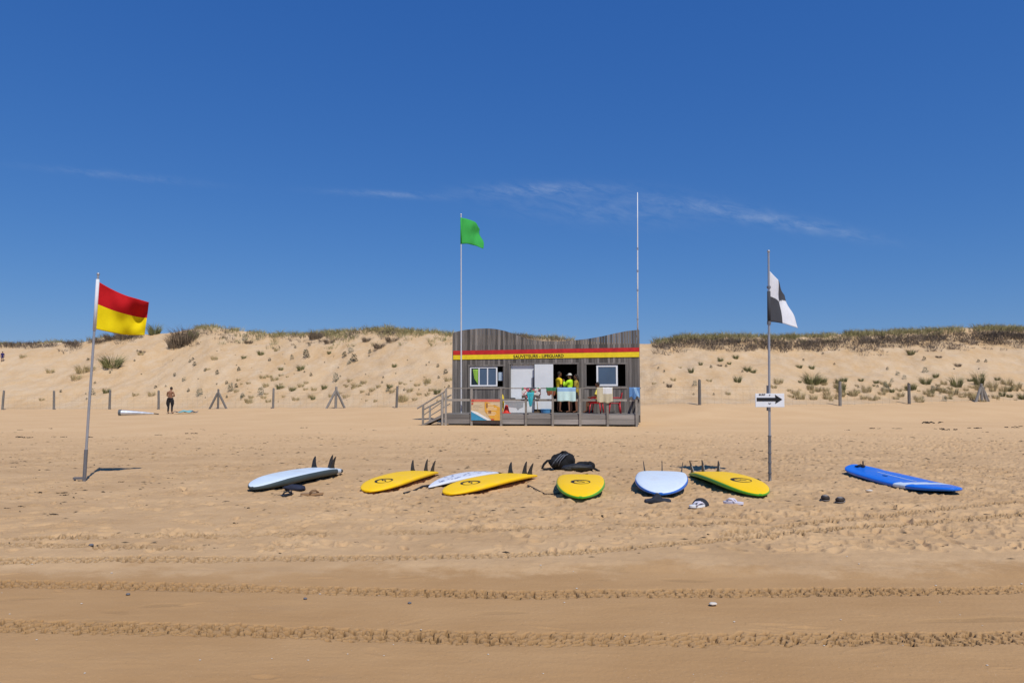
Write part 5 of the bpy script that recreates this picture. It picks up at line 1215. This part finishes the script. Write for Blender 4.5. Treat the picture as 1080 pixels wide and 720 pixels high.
o = o.build('spread_towel', [mat('turquoise_towel', (.18, .40, .42), .9, .15, 10), mat('navy_towel', (.04, .07, .14), .9)], None, True); o.location = p; q = o.modifiers.new('s', 'SOLIDIFY'); q.thickness = .03; tag(o, 'crumpled turquoise towel on the sand right of the bare backed man', 'towel')

# ------------------------------------------------------------------ weed, stones and shells on the beach
WEED = mat('dry_seaweed', (.035, .026, .02), .9, .4, 20); STN = mat('grey_stone', (.13, .13, .145), .7, .3, 12); SHL = mat('pale_shell', (.62, .56, .48), .6, .15, 20)
def weed_mesh(seed):
    rr = random.Random(seed); mb = MB()
    for k in range(7):
        x, y = rr.gauss(0, .22), rr.gauss(0, .06); pts = [(x, y, .02)]
        for j in range(4): x += rr.uniform(-.08, .14); y += rr.uniform(-.05, .05); pts.append((x, y, rr.uniform(.005, .06)))
        mb.tube(pts, [.012, .022, .025, .018, .006], 5)
    return mb.mesh('seaweed', WEED, True)
WM = [weed_mesh(s) for s in range(5)]
def stone_mesh(seed, m, name, flat=.55):
    mb = MB(); mb.ball((0, 0, .25), (.5, .38, .5 * flat), 12, fn=lump(seed)); return mb.mesh(name, m, True)
SM = [stone_mesh(s, STN, 'stone') for s in range(3)]; HM = [stone_mesh(s + 5, SHL, 'shell', .3) for s in range(2)]
def scat(nm, meshes, px, py, wpx, label, cat, group, base=.6):
    z = tz(*on_z(px, py, 0.0).xy); p = on_z(px, py, z); p.z = gz(p.x, p.y)
    o = bpy.data.objects.new(nm, random.choice(meshes)); COL.objects.link(o); o.location = p; s_ = wpx * p.y / F / base; o.scale = (s_, s_, s_); o.rotation_euler = (0, 0, random.uniform(-.3, .3) + random.choice((0, math.pi)))
    tag(o, label, cat, group); return o
BIG = [(18, 462, 9), (30, 462.5, 8), (22, 454, 4), (54, 452.5, 5), (57, 461.5, 4), (168, 459.5, 5), (201, 457.8, 8), (92, 461.5, 7), (67, 461.8, 6), (978, 443.3, 17), (895, 454, 5), (918, 452.5, 8), (995, 452.6, 9), (1003, 453.8, 11), (1027, 452.2, 10), (1066, 451.2, 9), (945, 452.6, 6), (1078, 450.3, 6), (60, 544, 9), (70, 520.5, 8), (68, 523, 8), (42, 521, 9), (262, 538.5, 7), (247, 554, 6), (321, 452, 5), (96, 578, 9), (20, 536, 7)]
for x, y, s_ in BIG: scat('seaweed', WM, x, y, s_, 'dark clump of dried seaweed on the beach ' + ('left' if x < 540 else 'right') + ' of the hut', 'seaweed', 'seaweed on the beach')
rr = random.Random(8)
for k in range(110):
    y = 450 + 130 * rr.random() ** .9; x = rr.uniform(0, 1080)
    scat('seaweed', WM, x, y, rr.uniform(2, 5.5), 'small scrap of dried seaweed on the churned sand', 'seaweed', 'scraps of seaweed on the sand')
mb = MB(); rr = random.Random(77)
for k in range(2600):
    y = 6.0 + 23 * rr.betavariate(1.6, 2.6); x = rr.uniform(-.82, .82) * y
    if perlin(np.array([x / 2.5 + 8]), np.array([y / 1.6]))[0] < rr.uniform(-.35, .35): continue
    z = gz(x, y); l = rr.uniform(.012, .044) * (.7 + y / 18); a = rr.gauss(0, .5); c, s_ = math.cos(a) * l, math.sin(a) * l; w_ = l * rr.uniform(.14, .4)
    mb.add([(x - c, y - s_, z + .002), (x + s_ * .3, y - w_, z + .004), (x + c, y + s_, z + .003), (x, y + w_, z + .004), (x, y, z + .006 + w_ * .4)], [(0, 1, 4), (1, 2, 4), (2, 3, 4), (3, 0, 4)], 0, rr.random())
o = mb.build('beach_litter', mat('litter_crumb', (.06, .042, .026), .9, tone=.8, scale=3, col2=(.17, .12, .07))); tag(o, 'fine crumbs of dry weed strewn over the churned sand', 'litter', None, 'stuff')
scat('stone', SM, 135, 627.5, 4.5, 'smooth blue grey pebble on the wet sand near the left tyre track', 'stone', 'pebbles', 1.0); scat('stone', SM, 322, 632, 4, 'small grey pebble just below the upper tyre track', 'stone', 'pebbles', 1.0)
scat('stone', SM, 432, 636.5, 4, 'brown pebble between the two tyre tracks left of centre', 'stone', 'pebbles', 1.0); scat('stone', SM, 96, 578.5, 5, 'dark pebble above the tyre tracks at the left', 'stone', 'pebbles', 1.0)
scat('shell', HM, 752, 638.5, 9, 'pale shell between the tyre tracks right of centre', 'shell', 'shells', 1.0); scat('shell', HM, 917, 520, 7, 'white scrap of shell beside the blue surfboard', 'shell', 'shells', 1.0)
for k in range(46):
    y = rr.uniform(560, 718); x = rr.uniform(0, 1080)
    scat('shell', HM, x, y, rr.uniform(1.2, 2.6), 'tiny pale shell fragment on the wet sand', 'shell', 'shell fragments', 1.0)
